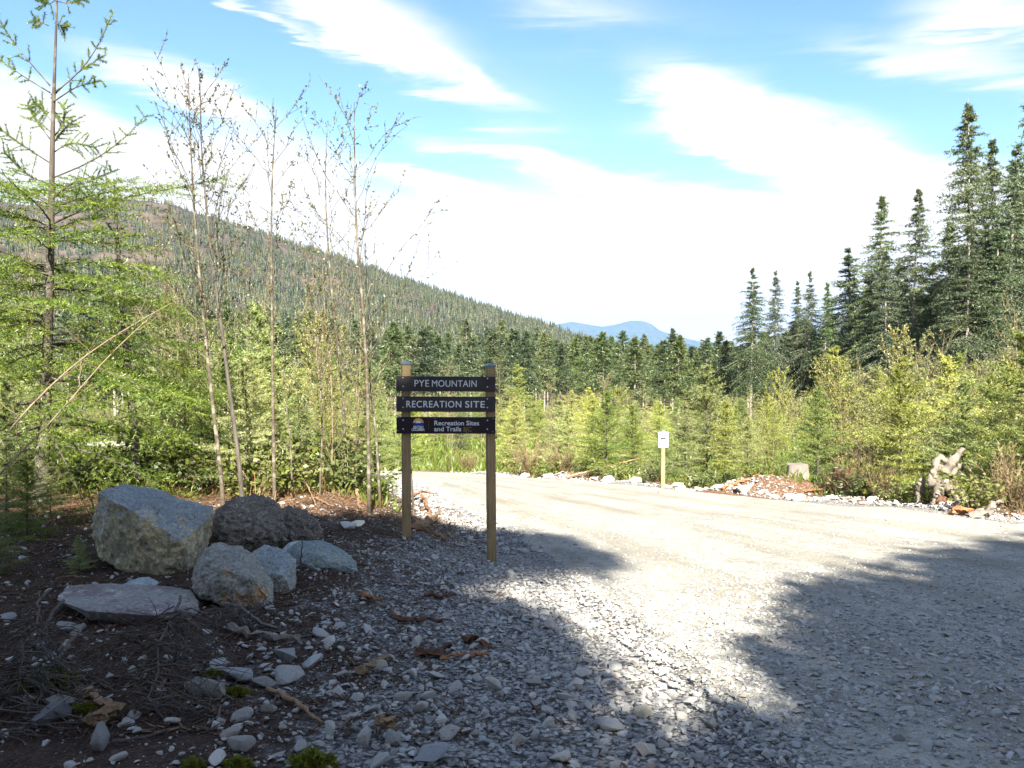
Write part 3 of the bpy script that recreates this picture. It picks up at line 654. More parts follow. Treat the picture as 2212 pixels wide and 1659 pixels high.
def hull_rock(pts, levels, seed, amp, smooth=1, rough=1.0, facet=0.):
    bm = bmesh.new()
    for p in pts: bm.verts.new(p)
    r = bmesh.ops.convex_hull(bm, input=bm.verts)
    bmesh.ops.delete(bm, geom=[g for g in r['geom_interior'] if isinstance(g, bmesh.types.BMVert)], context='VERTS')
    bmesh.ops.triangulate(bm, faces=bm.faces)
    for l in range(levels):
        bmesh.ops.subdivide_edges(bm, edges=bm.edges[:], cuts=1, use_grid_fill=True); bmesh.ops.triangulate(bm, faces=bm.faces)
        if l < smooth: bmesh.ops.smooth_vert(bm, verts=bm.verts, factor=.42, use_axis_x=True, use_axis_y=True, use_axis_z=True)
    bm.normal_update(); sd = Vector((seed*3.17, seed*1.3, seed*.7)); size = max((v.co.length for v in bm.verts))
    for v in bm.verts:
        p = v.co/size*1.6+sd
        d = mnoise.fractal(p, .8, 2.1, 3)*.6 + (abs(mnoise.noise(p*2.3))-.25)*.8 + (abs(mnoise.noise(p*5.1+Vector((9, 2, 4))))-.25)*.55*rough + mnoise.fractal(p*9, .6, 2.1, 3)*.30*rough
        cell = mnoise.cell(p*2.2)*facet
        v.co += v.normal*(d+cell)*amp*size
    return bm
def boulder(name, label, cat, px, y, mat, seed, amp=.035, smooth=2, levels=5, tint=(1, 1, 1), group='boulders piled beside the sign', rough=1., top=None, grow=1.):
    """px: list of (u, v, dy): outline points in picture units with depth offset from y; gives real world corner points"""
    W = [at(u, v, y+dy) for u, v, dy in px]; c = sum(W, Vector())/len(W); base = float(gz(c.x, c.y))
    P = [w-Vector((c.x, c.y, base)) for w in W]; P = [Vector((p.x*grow, p.y*grow, p.z*(1+(grow-1)*1.5))) for p in P]
    bm = hull_rock(P, levels, seed, amp, smooth, rough)
    me = bpy.data.meshes.new(name); bm.to_mesh(me); bm.free(); me.materials.append(mat)
    if top:                                                  # upward-pointing upper faces of the cleaved block take a second, bluer material
        me.materials.append(top)
        zt = max(v.co.z for v in me.vertices)
        for p in me.polygons: p.material_index = int(p.normal.z+.25*mnoise.noise(p.center*5) > .42 and p.center.z > .45*zt)
    me.polygons.foreach_set('use_smooth', np.ones(len(me.polygons), bool))
    try: me.set_sharp_from_angle(angle=rad(38))
    except Exception: pass
    o = link(name, me, None, (c.x, c.y, base)); tag(o, label, cat, group); o.color = (*tint, 1); return o
RM = {'olive': rock_mat('olive_grey_rock', ((.33, .30, .19), (.20, .20, .17), (.46, .40, .25)), ((.50, .42, .24), .55), ((.66, .63, .54), .64), 2.6),
      'bluegrey': rock_mat('blue_grey_rock', ((.19, .22, .24), (.31, .34, .36), (.25, .27, .25)), ((.38, .37, .31), .57), ((.56, .58, .60), .65), 3.),
      'brown': rock_mat('brown_pitted_rock', ((.25, .22, .18), (.15, .13, .108), (.35, .31, .26)), None, ((.50, .47, .42), .62), 4., bstr=1.),
      'ochre': rock_mat('ochre_stained_rock', ((.26, .265, .24), (.36, .34, .29), (.19, .19, .17)), ((.52, .28, .09), .57), ((.50, .50, .45), .65), 2.8),
      'slab': rock_mat('purple_grey_slate', ((.25, .255, .24), (.185, .17, .17), (.33, .31, .27)), ((.185, .155, .155), .50), ((.48, .49, .50), .65), 2.4)}
# big block: pale slanted top, olive front, dark right side
boulder('boulder', 'largest boulder, olive-grey block with a smooth pale slanted top', 'boulder',
        [(218, 1072, -.1), (262, 1052, .35), (345, 1062, .55), (452, 1098, .5), (458, 1112, .3), (395, 1172, -.28), (300, 1118, -.35), (240, 1085, -.3),
         (203, 1140, -.05), (215, 1200, -.2), (290, 1247, -.3), (350, 1262, -.32), (405, 1240, -.2), (425, 1215, .3), (230, 1210, .5), (445, 1180, .45)], 6.5, RM['olive'], 3, .036, 0, rough=1.5, top=RM['bluegrey'], grow=1.03)
boulder('boulder', 'dark brown rounded boulder with a pitted face behind the ochre one', 'boulder',
        [(470, 1108, 0), (500, 1088, .1), (560, 1085, .1), (600, 1100, 0), (618, 1130, -.1), (610, 1175, -.15), (560, 1200, -.2), (500, 1188, -.2), (468, 1150, -.1), (475, 1120, .5), (590, 1110, .5), (590, 1180, .4), (490, 1180, .4)], 7.3, RM['brown'], 11, .06, 1, grow=1.13, rough=1.5)
boulder('boulder', 'lower brown boulder tucked behind the right of the rounded dark one', 'boulder',
        [(590, 1112, 0), (625, 1102, .1), (660, 1108, .1), (685, 1130, 0), (692, 1160, 0), (670, 1185, -.1), (610, 1190, -.15), (585, 1150, 0), (600, 1120, .5), (680, 1140, .5), (670, 1185, .4)], 7.75, RM['brown'], 17, .06, 1, grow=1.15, rough=1.5, tint=(.9, .9, .9))
boulder('boulder', 'grey boulder streaked with ochre stains in front of the dark rounded one', 'boulder',
        [(440, 1190, 0), (475, 1178, .12), (520, 1182, .15), (560, 1215, .1), (590, 1265, 0), (592, 1310, -.15), (560, 1332, -.2), (500, 1312, -.25), (425, 1295, -.2), (412, 1255, -.1), (425, 1215, -.05), (480, 1235, -.28), (540, 1250, -.28), (450, 1220, .45), (560, 1260, .42), (560, 1310, .3), (440, 1290, .3)], 5.55, RM['ochre'], 23, .048, 1, grow=1.06, rough=1.4)
boulder('boulder', 'pale blue-grey angular boulder wedged between the ochre and rounded grey ones', 'boulder',
        [(535, 1205, 0), (575, 1183, .1), (610, 1193, .1), (637, 1212, .05), (638, 1258, 0), (632, 1285, -.1), (600, 1303, -.15), (560, 1290, -.1), (560, 1240, -.15), (610, 1245, -.15), (560, 1200, .4), (625, 1215, .4), (620, 1280, .3)], 5.95, RM['bluegrey'], 31, .034, 0, grow=1.06, rough=1.4, tint=(1.1, 1.1, 1.08))
boulder('boulder', 'smooth green-grey rounded boulder lying nearest the sign', 'boulder',
        [(615, 1185, 0), (650, 1168, .1), (700, 1166, .15), (740, 1185, .1), (775, 1215, 0), (778, 1235, -.1), (740, 1250, -.2), (670, 1246, -.22), (620, 1230, -.15), (690, 1200, -.22), (640, 1180, .5), (745, 1200, .5), (750, 1245, .4), (640, 1240, .4)], 6.65, RM['bluegrey'], 41, .028, 1, grow=1.04, tint=(.85, .92, .88))
boulder('boulder', 'flat purple-grey slate slab lying in front of the largest boulder', 'boulder',
        [(126, 1296, -.05), (150, 1268, .28), (240, 1262, .36), (330, 1266, .32), (408, 1276, .25), (425, 1300, .12), (428, 1328, -.02), (395, 1350, -.12), (300, 1358, -.20), (200, 1338, -.18), (190, 1320, -.26), (330, 1330, -.27), (385, 1318, -.18), (150, 1300, .3), (410, 1310, .3)], 5.15, RM['slab'], 53, .020, 0, grow=1.03, tint=(1.08, 1.05, 1.05))
boulder('boulder', 'small whitish stone resting on the back of the rounded grey boulder', 'boulder',
        [(604, 1188, 0), (620, 1170, .05), (655, 1164, .08), (668, 1172, 0), (650, 1190, -.06), (615, 1202, -.06), (630, 1180, .2), (655, 1185, .15)], 6.95, RM['bluegrey'], 61, .02, 1, 3, tint=(1.9, 1.85, 1.7))
boulder('boulder', 'small cream stone peeping between the largest and the dark rounded boulder', 'boulder',
        [(455, 1100, 0), (475, 1092, .05), (486, 1100, 0), (480, 1135, -.05), (458, 1128, -.05), (470, 1105, .2), (476, 1130, .15)], 7.7, RM['olive'], 67, .03, 1, 3, tint=(1.9, 1.75, 1.5))
boulder('boulder', 'thin pale shard of rock between the slab and the largest boulder', 'boulder',
        [(265, 1262, -.02), (300, 1248, .06), (322, 1246, .06), (345, 1258, 0), (330, 1272, -.08), (280, 1272, -.08), (320, 1262, .15)], 5.75, RM['bluegrey'], 71, .02, 0, 3, tint=(1.5, 1.5, 1.5))

def stone_mat():
    t = NT('loose_stone'); g = t.obj(); n = t.noise(14, 6, .65, g); n2 = t.noise(55, 5, .7, g); r = t.rand()
    c = t.ramp(r, [(0., (.25, .26, .27)), (.3, (.36, .37, .365)), (.55, (.31, .30, .285)), (.75, (.43, .425, .405)), (.9, (.27, .285, .305)), (1., (.38, .335, .29))])
    c = t.mix(t.rng(n, .4, .62, 0, .55), c, (.20, .185, .165)); c = t.hsv(c, t.rng(n2, .3, .7, .75, 1.25)); c = t.mix(1., c, t.ocol(), 'MULTIPLY')
    t.bsdf(c, .9, t.bump(t.math('ADD', n, t.math('MULTIPLY', n2, .4)), .6, .01), spec=.25); return t.m
M['stone'] = stone_mat()
def stone_mesh(rng, seed, levels=2, npts=13, ax=(1, .75, .5)):
    P = nrm(rng.normal(size=(npts, 3)))*np.array(ax)*(.8+.25*rng.random((npts, 1)))
    bm = hull_rock([tuple(p) for p in P], levels, seed, .035, 1 if rng.random() < .4 else 0)
    me = bpy.data.meshes.new('stone'); bm.to_mesh(me); bm.free(); me.materials.append(M['stone'])
    me.polygons.foreach_set('use_smooth', np.ones(len(me.polygons), bool))
    try: me.set_sharp_from_angle(angle=rad(30))
    except Exception: pass
    return me
SM = [stone_mesh(RNG, 100+i, 3, int(RNG.integers(9, 16)), (1, .65+.3*RNG.random(), .55+.3*RNG.random())) for i in range(14)]
def pebble_mat():
    t = NT('pebble'); g = t.obj(); r = t.rand(); n2 = t.noise(30, 4, .7, g)
    c = t.ramp(r, [(0., (.16, .165, .17)), (.2, (.30, .305, .30)), (.45, (.355, .35, .335)), (.65, (.27, .26, .24)), (.8, (.45, .44, .41)), (.92, (.24, .25, .26)), (1., (.36, .29, .23))])
    t.bsdf(t.hsv(c, t.rng(n2, .3, .7, .8, 1.2)), .9, spec=.25); return t.m
M['pebble'] = pebble_mat()
SMs = [stone_mesh(RNG, 200+i, 1, int(RNG.integers(8, 13)), (1, .6+.35*RNG.random(), .45+.3*RNG.random())) for i in range(8)]
G_ST = 'loose stones lying on the gravel'
used = []
def put_stone(p, size, label, flat=1., tint=1., me=None, group=G_ST, tilt=.25, sink=.2, cat='stone'):
    me = me or SM[int(RNG.integers(len(SM)))]
    o = link('stone', me, None, (p.x, p.y, p.z+size*.42*flat*(1-sink*2)-.01)); o.scale = (size*.5, size*.5*(.85+.3*RNG.random()), size*.5*flat)
    o.rotation_euler = (RNG.normal()*tilt, RNG.normal()*tilt, RNG.random()*6.28); o.color = ((tint, tint, tint, 1) if isinstance(tint, (int, float)) else (*tint, 1))
    tag(o, label, cat, group); used.append((p.x, p.y, size)); return o
NAMED = [  # u, v(base), width in picture units, flatness, tint, label
 (1102, 1252, 34, 1.1, 1.1, 'pale grey block of stone leaning by the foot of the right sign post'),
 (793, 1368, 44, .7, 1.25, 'whitish angular stone in dark soil below the rounded grey boulder'),
 (1036, 1402, 46, .8, (1., 1.1, 1.0), 'greenish grey stone beside a clump of torn bark'),
 (980, 1496, 42, .8, 1.2, 'bright stone alone in the shaded middle gravel'),
 (1215, 1518, 44, .6, 1.35, 'long pale flat stone at the edge of the sunlit patch'),
 (1395, 1556, 72, .6, (1.2, 1.12, .95), 'tan flat stone at the near end of the sunlit patch'),
 (1315, 1576, 76, .5, 1.05, 'wide flat grey stone left of the tan flat stone'),
 (1235, 1556, 34, 1.1, 1.1, 'upright grey stone behind the wide flat stone'),
 (1118, 1612, 52, .9, (1.25, 1.2, 1.1), 'cream stone low in the middle foreground'),
 (972, 1598, 60, .8, 1.05, 'large blue-grey stone left of the cream stone'),
 (711, 1600, 46, 1.2, 1.2, 'tall pale stone in the row along the bottom'),
 (793, 1608, 56, 1.0, 1.1, 'grey stone right of the tall pale stone in the bottom row'),
 (849, 1612, 46, 1.0, .85, 'darker grey stone in the row along the bottom'),
 (932, 1648, 86, .8, .95, 'broadest grey stone at the bottom edge'),
 (1410, 1656, 30, 1., 1.2, 'small round pale stone at the bottom right of the gravel'),
 (694, 1376, 56, .55, .9, 'flat grey stone just right of the long fallen stick'),
 (472, 1442, 64, .5, 1.2, 'flat pale stone topmost of the group under the slab'),
 (515, 1476, 76, .8, 1.0, 'grey-green stone with a moss tuft at its left'),
 (448, 1502, 90, .7, .95, 'broad grey stone with a moss tuft at its right'),
 (622, 1430, 58, 1.0, .85, 'dark grey tall stone under the fallen pole'),
 (628, 1476, 70, .7, .9, 'grey stone in the middle of the stone cluster'),
 (676, 1440, 56, .6, 1.3, 'white flat stone at the right of the stone cluster'),
 (573, 1490, 52, .9, .95, 'grey stone at the left end of the stone cluster'),
 (522, 1562, 56, .7, .95, 'blue-grey stone left of the peeled stick'),
 (217, 1614, 74, 1.0, .7, 'large dark stone at the lower left of the photo'),
 (465, 1576, 32, 1., 1.5, 'white sharp stone beside the dead branch tips'),
 (519, 1616, 62, .9, .9, 'rough grey-green stone below the white sharp stone'),
 (650, 1630, 50, .9, 1., 'grey stone left of the tall pale stone in the bottom row'),
 (111, 1560, 76, .7, .45, 'dark rock half buried under the dead branches at far left'),
 (145, 1368, 46, .9, .7, 'dark grey stone beside the left end of the slab'),
 (748, 1142, 44, .6, 1.6, 'whitish stone in the sunlit strip behind the rounded grey boulder'),
 (772, 1135, 40, .5, (2., 1.9, 1.6), 'cream oblong stone in the sunlit strip left of the sign'),
 (20, 1340, 40, .6, .8, 'grey flat stone at the left edge of the photo')]
for u, v, w, fl, ti, lab in NAMED:
    p = gpt(u, v); put_stone(p, w*(p-cam.location).length/1804*1.15, lab, fl, ti)
def free(x, y, s, k=.45): return all((x-a)**2+(y-b)**2 > ((s+c)*k)**2 for a, b, c in used)
cnt = 0
def stone_zone(p):
    if float(on_road(p.x, p.y)) > .5: return 'on the right-hand gravel road'
    if p.y < 4.1: return 'along the bottom edge'
    if p.y > 7.2: return 'around the feet of the sign'
    if p.x < -1.0: return 'in dark soil under the boulders'
    return 'in the middle of the shaded gravel'
while cnt < 240:                                              # other loose stones of the foreground
    u = RNG.uniform(60, 2180); v = 1180+480*RNG.random()**.75
    p = gpt(u, v, 20); w = RNG.choice([.05, .07, .095, .12, .155], p=[.3, .3, .22, .13, .05])
    rd = float(on_road(p.x, p.y)); 
    if RNG.random() < rd*.85 or (u < 420 and RNG.random() < .75) or (u < 620 and v < 1400 and RNG.random() < .8): continue
    if rd > .5: w *= .7
    if not free(p.x, p.y, w) or p.y > 9.5: continue
    zn = stone_zone(p); put_stone(p, w, 'grey broken stone among many '+zn, .55+.45*RNG.random(), (.85+.6*RNG.random())*np.array((1.03, 1., .95)), group='grey broken stones '+zn); cnt += 1
for i in range(120):                                           # white rocks along the far edge of the road
    y = RNG.uniform(12.5, 27); side = .15+.42*abs(RNG.normal())
    if RNG.random() < .8: y = RNG.uniform(16.0, 20.2)
    elif y < 15 and RNG.random() < .6: continue
    side = .1+.3*side if 16 < y < 20.2 else side; x = float(xf(y))+side*(.9 if y > 14 else .3); s = RNG.choice([.2, .3, .42, .55], p=[.4, .3, .2, .1])
    if not free(x, y, s, .4): continue
    put_stone(Vector((x, y, float(gz(x, y)))), s, 'white rock in the row along the far edge of the road', .75, (1.7, 1.65, 1.55), group='white rocks along the far road edge')

# gravel nobody could count
for m in SMs: m.materials[0] = M['pebble']
PB = [bpy.data.objects.new('pebble', m) for m in SMs]
def gravel_stuff():
    P = []; Sc = []
    def add(n, fx, smin, smax, dens):
        u = RNG.uniform(-120, 2330, n); v = RNG.uniform(*fx, n)
        # spread evenly over the ground: draw in x, y and keep what the camera can see
        y = np.sqrt(RNG.uniform(2.6**2, dens**2, n)); x = RNG.uniform(-.66, .68, n)*y
        e = xe(y); rd = on_road(x, y)
        dn = np.clip(.12+.9*sstep(-2.7, -.2, x-e-.1*np.clip(y-7, -3, 3)), 0, 1); dn = np.maximum(dn, .45*sstep(-3.4, -1.0, x+.25*(y-8))*(1-sstep(9.5, 11, y)))
        cl = .5+.5*fbm(x, y, 2.1, 8); dn = dn*(1-.55*cl*(1-sstep(-1.2, .3, x-e)))
        keep = (RNG.random(n) < dn*(1-rd*(.15+.45*sstep(5, 9, y)))) & (x < xf(y)+.5) & ((x > e-3.5) | (y < 10))
        x, y = x[keep], y[keep]; s = smin*(smax/smin)**(RNG.random(len(x))**3.); s = s*(1-.35*on_road(x, y)*sstep(4, 8, y))
        z = gz(x, y)+np.where(on_road(x, y) > .5, .02, 0)+s*.15
        P.append(np.stack([x, y, z], 1)); Sc.append(s)
    add(95000, (0, 1), .006, .055, 8); add(60000, (0, 1), .010, .06, 13)
    # shoulder of the road beyond the shade and the rubble along its far edge
    n = 9000; y = RNG.uniform(9, 29, n); left = RNG.random(n) < .45
    x = np.where(left, xe(y)+RNG.normal(size=n)*.45-.1, xf(y)+.25+np.abs(RNG.normal(size=n))*.55-.2); s = .02*(5.5)**(RNG.random(n)**2)
    P.append(np.stack([x, y, gz(x, y)+s*.2], 1)); Sc.append(s)
    P = np.concatenate(P); s = np.concatenate(Sc); m = len(P)
    S3 = s[:, None]*.55*np.stack([.8+.5*RNG.random(m), .8+.4*RNG.random(m), .55+.5*RNG.random(m)], 1)*1.15
    scatter('gravel', P, S3, np.stack([RNG.normal(size=m)*.3, RNG.normal(size=m)*.3, RNG.random(m)*6.28], 1), RNG.integers(0, len(PB), m), PB)
gravel_stuff()

# ------------------------------------------------------------------ trees
def tree_obj(name, label, cat, loc, trunk_me, crown_me, group=None, rotz=0., sc=1., crown_name='crown', scz=None):
    r = thing(name, label, cat, loc, group, (0, 0, rotz)); r.scale = (sc, sc, scz or sc)
    link('trunk', trunk_me, r)
    if crown_me is not None: link(crown_name, crown_me, r)
    return r
def trunk_from(uv, y, dys=None):
    pts = [at(u, v, y+(dys[i] if dys else 0)) for i, (u, v) in enumerate(uv)]
    b = pts[0].copy(); b.z = float(gz(b.x, b.y)); P = [np.array([0., 0., 0.])]+[np.array(p-b) for p in pts[1:]]
    return b, np.array(P)
def resample(P, k):
    d = np.r_[0, np.cumsum(np.linalg.norm(np.diff(P, axis=0), axis=1))]; s = np.linspace(0, d[-1], k)
    Q = np.stack([np.interp(s, d, P[:, i]) for i in range(3)], 1); 
    for _ in range(2): Q[1:-1] = (Q[:-2]+2*Q[1:-1]+Q[2:])/4
    return Q

# the fir sapling at the left edge
def near_fir():
    b, P = trunk_from([(85, 1090), (96, 930), (104, 700), (110, 520), (113, 300), (119, 120), (124, -20), (128, -180)], 9.5)
    rng = np.random.default_rng(21); T = resample(P, 22); H = T[-1, 2]
    wood, V, F, p0, p1 = conifer(rng, H, .8, 1.68, .24, 6, 58, -2, .46, .46, .070, 46, .040, .0085, .08, prof=.60, trunk=T, irr=.28, sides=10, flat=.8, zstop=H*.53, zj=1.2, rpow=1.45)
    UP = [[(110, 205), (165, 165), (205, 115), (243, 30)], [(108, 185), (60, 130), (20, 80), (-4, 40)], [(108, 200), (50, 165), (-10, 122)], [(110, 212), (160, 162), (228, 118)], [(112, 222), (165, 186), (218, 174)],
          [(104, 55), (75, 42)], [(118, 50), (138, 61)], [(120, 2), (150, 8), (185, -4)], [(119, 0), (104, 12), (90, 2)], [(112, 385), (200, 350), (270, 300), (312, 252)], [(108, 352), (40, 308), (-10, 272)],
          [(112, 332), (150, 306), (205, 318)], [(112, 300), (140, 268), (138, 228)], [(108, 300), (80, 262), (60, 228)], [(110, 400), (60, 380), (10, 330)], [(112, 420), (170, 400), (240, 372)], [(110, 320), (128, 290), (158, 262)], [(110, 260), (92, 236), (74, 222)], [(112, 440), (180, 430), (250, 440)], [(110, 440), (50, 430), (-20, 420)]]
    Q0 = []; Q1 = []
    for k, pth in enumerate(UP):
        dpt = rng.uniform(-.45, .45) if len(pth) > 2 else .1
        L_ = resample(np.array([at(u, v, 9.5+dpt*i/(len(pth)-1)) for i, (u, v) in enumerate(pth)])-np.array(b), 9); ln = np.linalg.norm(L_[-1]-L_[0])
        wood.add(*tube(L_, np.linspace(.006+.004*ln, .0025, 9), 5)); dirs = nrm(np.diff(L_, axis=0)); dense = 1 if pth[0][1] < 240 else 2
        Q0.extend(L_[5:-1]); Q1.extend(L_[6:])
        if dense > 1: Q0.extend(L_[2:5]); Q1.extend(L_[3:6])
        for i in range(3, 9):
            for sg in ((-1, 1) if dense > 1 or i % 2 else (rng.choice([-1, 1]),)):
                sd = nrm(np.cross(dirs[min(i, 7)], [0, 1., 0]))*sg+rng.normal(size=3)*.35; d_ = nrm(dirs[min(i, 7)]*.7+sd*.75); l_ = (.10+.10*rng.random())*(1.5 if dense > 1 else 1.)*(1.25-.09*i)
                wood.add(*tube(np.stack([L_[i], L_[i]+d_*l_]), [.0035, .002], 3)); Q0.append(L_[i]); Q1.append(L_[i]+d_*l_)
    V2, F2 = needles(np.array(Q0), np.array(Q1), 75, .032, .0065, rng, ang=50, flat=1.); F = np.concatenate([F, F2+len(V)]); V = np.concatenate([V, V2])
    r = tree_obj('fir_sapling', 'tall bright green fir sapling at the left edge, its tip above the frame', 'tree', b, wood.mesh('trunk', M['bark_fir']), mesh_np('needles', V, F, M['fir_near']), 'firs at the left edge')
    b, P = trunk_from([(295, 1062), (290, 909), (272, 769), (260, 610), (250, 470), (246, 390)], 10.3)
    T = resample(P, 16); H = T[-1, 2]
    wood, V, F, p0, p1 = conifer(rng, H, 1.0, .62, .38, 4, 40, 0, .28, .32, .09, 36, .038, .0080, .06, prof=.6, trunk=T, irr=.3, sides=8, flat=.6)
    tree_obj('fir_sapling', 'thinner dark-barked fir sapling behind the largest boulder', 'tree', b, wood.mesh('trunk', M['bark_dark']), mesh_np('needles', V, F, M['fir_near']), 'firs at the left edge')
near_fir()

def birch(rng, T, r0, nbr, blen, z0f, leafn, leaf_l, ang=42, sub=4, tip_r=.0035, sides=8):
    """T: trunk points (k,3). returns trunk, branch Acc and leaf arrays"""
    tk = Acc(); br = Acc(); k = len(T); t = np.linspace(0, 1, k); Tt = T.copy(); Tt[0, 2] -= .2
    tk.add(*tube(Tt, r0*(1-t)**.8+tip_r, sides)); LP = []; LD = []
    def leafy(path, n):
        i = rng.integers(0, len(path)-1, n); f = rng.random((n, 1)); p = path[i]*(1-f)+path[i+1]*f
        d = nrm(path[i+1]-path[i])*.6+rng.normal(size=(n, 3))*.6+np.array([0, 0, .25]); LP.append(p); LD.append(d)
    leafy(T[int(k*.55):], int(leafn*1.5))
    az = rng.random()*6.28
    for q in range(nbr):
        f = z0f+(1-z0f)*(q+rng.random()*.7)/nbr*.97; x = f*(k-1); i = min(int(x), k-2); base = T[i]+(T[i+1]-T[i])*(x-i)
        az += 2.4+rng.normal()*.5; e = rad(90-ang+rng.normal()*8); L = blen*(.25+.75*(1-f)**.7*1.25)*(.65+.6*rng.random())
        h = np.array([math.cos(az), math.sin(az), 0.]); s = np.linspace(0, 1, 7)[:, None]
        w = np.cumsum(rng.normal(size=(7, 3))*.022*L, 0); w[0] = 0
        path = base+h*s*L*math.cos(e)+np.array([0, 0, 1.])*(s*math.sin(e)+.12*s*s)*L+w
        rb = max(.35*r0*(1-f)**.8, .0035)
        br.add(*tube(path, np.linspace(rb, .0022, 7), 4)); leafy(path[2:], leafn)
        for g in range(sub):
            x = (.3+.65*rng.random())*6; i = min(int(x), 5); b2 = path[i]+(path[i+1]-path[i])*(x-i)
            d = nrm(path[i+1]-path[i])+rng.normal(size=3)*.55+np.array([0, 0, .2]); d /= np.linalg.norm(d); l2 = L*(.18+.3*rng.random())
            p2 = b2+d*np.linspace(0, 1, 4)[:, None]*l2; p2[1:] += rng.normal(size=(3, 3))*.02*l2; p2[:, 2] += .08*l2*np.linspace(0, 1, 4)**2
            br.add(*tube(p2, np.linspace(max(rb*.45, .0028), .0018, 4), 3)); leafy(p2, max(1, leafn//2))
    V, F = leaves(np.concatenate(LP), np.concatenate(LD), leaf_l, leaf_l*.55, rng)
    return tk, br, V, F
def birch_obj(label, b, tk, br, V, F, group, bark='bark_pale', leaf='birch_leaf', name='alder_sapling', rotz=0):
    r = thing(name, label, 'tree', b, group, (0, 0, rotz))
    link('trunk', tk.mesh('trunk', M[bark]), r); link('branches', br.mesh('branches', M[bark]), r); link('leaves', mesh_np('leaves', V, F, M[leaf]), r)
    return r
BIRCH = [
 ('leaning bare sapling, left of the close pair behind the dark rounded boulder', [(484, 1092), (474, 990), (462, 901), (450, 789), (435, 640), (422, 500), (411, 314), (408, 182)], 9.3, .034, 26, 1.35, .34),
 ('dark-stemmed bare sapling, right of the close pair behind the dark rounded boulder', [(525, 1084), (516, 980), (498, 869), (482, 729), (466, 620), (449, 485), (442, 404), (432, 314), (434, 184)], 9.4, .036, 26, 1.3, .38),
 ('straight pale bare sapling rising behind the lower brown boulder', [(593, 1084), (591, 960), (589, 849), (588, 700), (586, 560), (586, 449), (589, 337), (597, 236)], 9.6, .030, 20, 1.2, .36),
 ('bare sapling standing farther back between the straight pale one and the sign', [(746, 925), (742, 850), (733, 789), (719, 655), (706, 508), (701, 359), (708, 262)], 13.0, .034, 20, 1.5, .30),
 ('pale bare sapling just left of the sign, tallest of the thin trees there', [(797, 1070), (796, 930), (792, 789), (783, 650), (769, 508), (766, 359), (765, 220)], 9.7, .034, 24, 1.35, .34),
 ('short pale stem leaning close behind the tallest sapling by the sign', [(821, 1020), (812, 930), (798, 821), (800, 740), (812, 690)], 10.6, .026, 8, .8, .5),
 ('thin sapling with buds behind the tip of the largest boulder', [(352, 1000), (350, 909), (342, 780), (335, 670), (330, 560)], 12.5, .026, 16, 1.1, .3),
 ('thin crooked sapling between the largest boulder and the close pair', [(440, 1010), (434, 889), (428, 800), (424, 690), (420, 600)], 12.0, .026, 16, 1.1, .3),
 ('slender reddish sapling right of the straight pale one', [(632, 1075), (628, 960), (616, 860), (612, 780)], 9.9, .012, 9, .6, .2),
 ('slender sapling with yellow buds midway between the straight pale one and the sign', [(690, 1060), (697, 940), (692, 830), (686, 720), (680, 610)], 10.2, .016, 16, .8, .25),
 ('spindly dark stem rising just behind the left sign post', [(893, 1085), (888, 1010), (880, 960), (868, 910), (850, 850)], 11.5, .020, 8, .6, .35)]
for i, (lab, uv, y, r0, nb, bl, zf) in enumerate(BIRCH):
    rng = np.random.default_rng(300+i); b, P = trunk_from(uv, y); T = resample(P, 16)
    birch_obj(lab, b, *birch(rng, T, r0*.66, nb, bl, zf, 10, .036), 'bare budding saplings behind the boulders', 'bark_dark' if i in (1, 10) else 'bark_pale')
def bare_stem(label, uv, ys, r0, nsub=6):
    pts = np.array([at(u, v, y) for (u, v), y in zip(uv, ys)]); b = Vector(pts[0]); b.z = float(gz(b.x, b.y)) if pts[0][2] < .3 else pts[0][2]
    T = resample(pts-np.array(b), 14); rng = np.random.default_rng(int(r0*1e5)+len(uv))
    tk, br, V, F = birch(rng, T, r0, nsub, .7, .35, 4, .03, 50, 3)
    birch_obj(label, b, tk, br, V, F, 'pale stems arching in from the left edge', 'twig', name='arching_stem')
bare_stem('upper pale bare stem arching in from the left edge of the photo', [(-60, 1180), (-40, 1000), (60, 880), (170, 775), (270, 710), (370, 655)], [7.6, 7.8, 8.1, 8.4, 8.6, 8.8], .009)
bare_stem('lower pale bare stem arching in from the left edge of the photo', [(-130, 1230), (-60, 1080), (40, 985), (140, 880), (230, 770), (330, 680)], [7.0, 7.1, 7.4, 7.7, 7.9, 8.1], .0065)

# kinds shared by the thicket
def kinds(n, seed, fn): 
    out = []
    for i in range(n): out.append(fn(np.random.default_rng(seed+i), i))
    return out
def k_young(rng, i):
    wood, V, F, *_ = conifer(rng, 4., .06, .95+.45*rng.random(), .19, 5, 58, 8+12*rng.random(), .30, .34, .125, 17, .075, .019, .035, prof=.85, irr=.42, sides=5, flat=.9, zj=1.4)
    return wood.mesh('trunk', M['bark_dark']), mesh_np('crown', V, F, M['young'])
def k_feather(rng, i):
    H = 4.; k = 12; z = np.linspace(0, H, k); T = np.stack([.10*np.sin(z*1.1+i)*z/H, .10*np.cos(z*.9+i*2)*z/H, z], 1); T[0, :2] = 0
    tk, br, V, F = birch(rng, T, .020, 40, 1.35, .06, 30, .060, 40, 5, sides=5)
    a = Acc(); 
    for q in (tk, br): a.add(np.concatenate(q.V), np.concatenate(q.F))
    return a.mesh('trunk', M['twig']), mesh_np('crown', V, F, M['feather'])
def k_dark(rng, i):
    wood, V, F, *_ = conifer(rng, 15., 4.5+3.*rng.random(), 2.5+.6*rng.random(), .48, 6, 30, -14, .25, .8, .5, 7, .40, .12, .19, prof=.95, irr=.32, sides=5, flat=.8, zj=1.3, zstop=14.5)
    return wood.mesh('trunk', M['bark_tall']), mesh_np('crown', V, F, M['dark'])
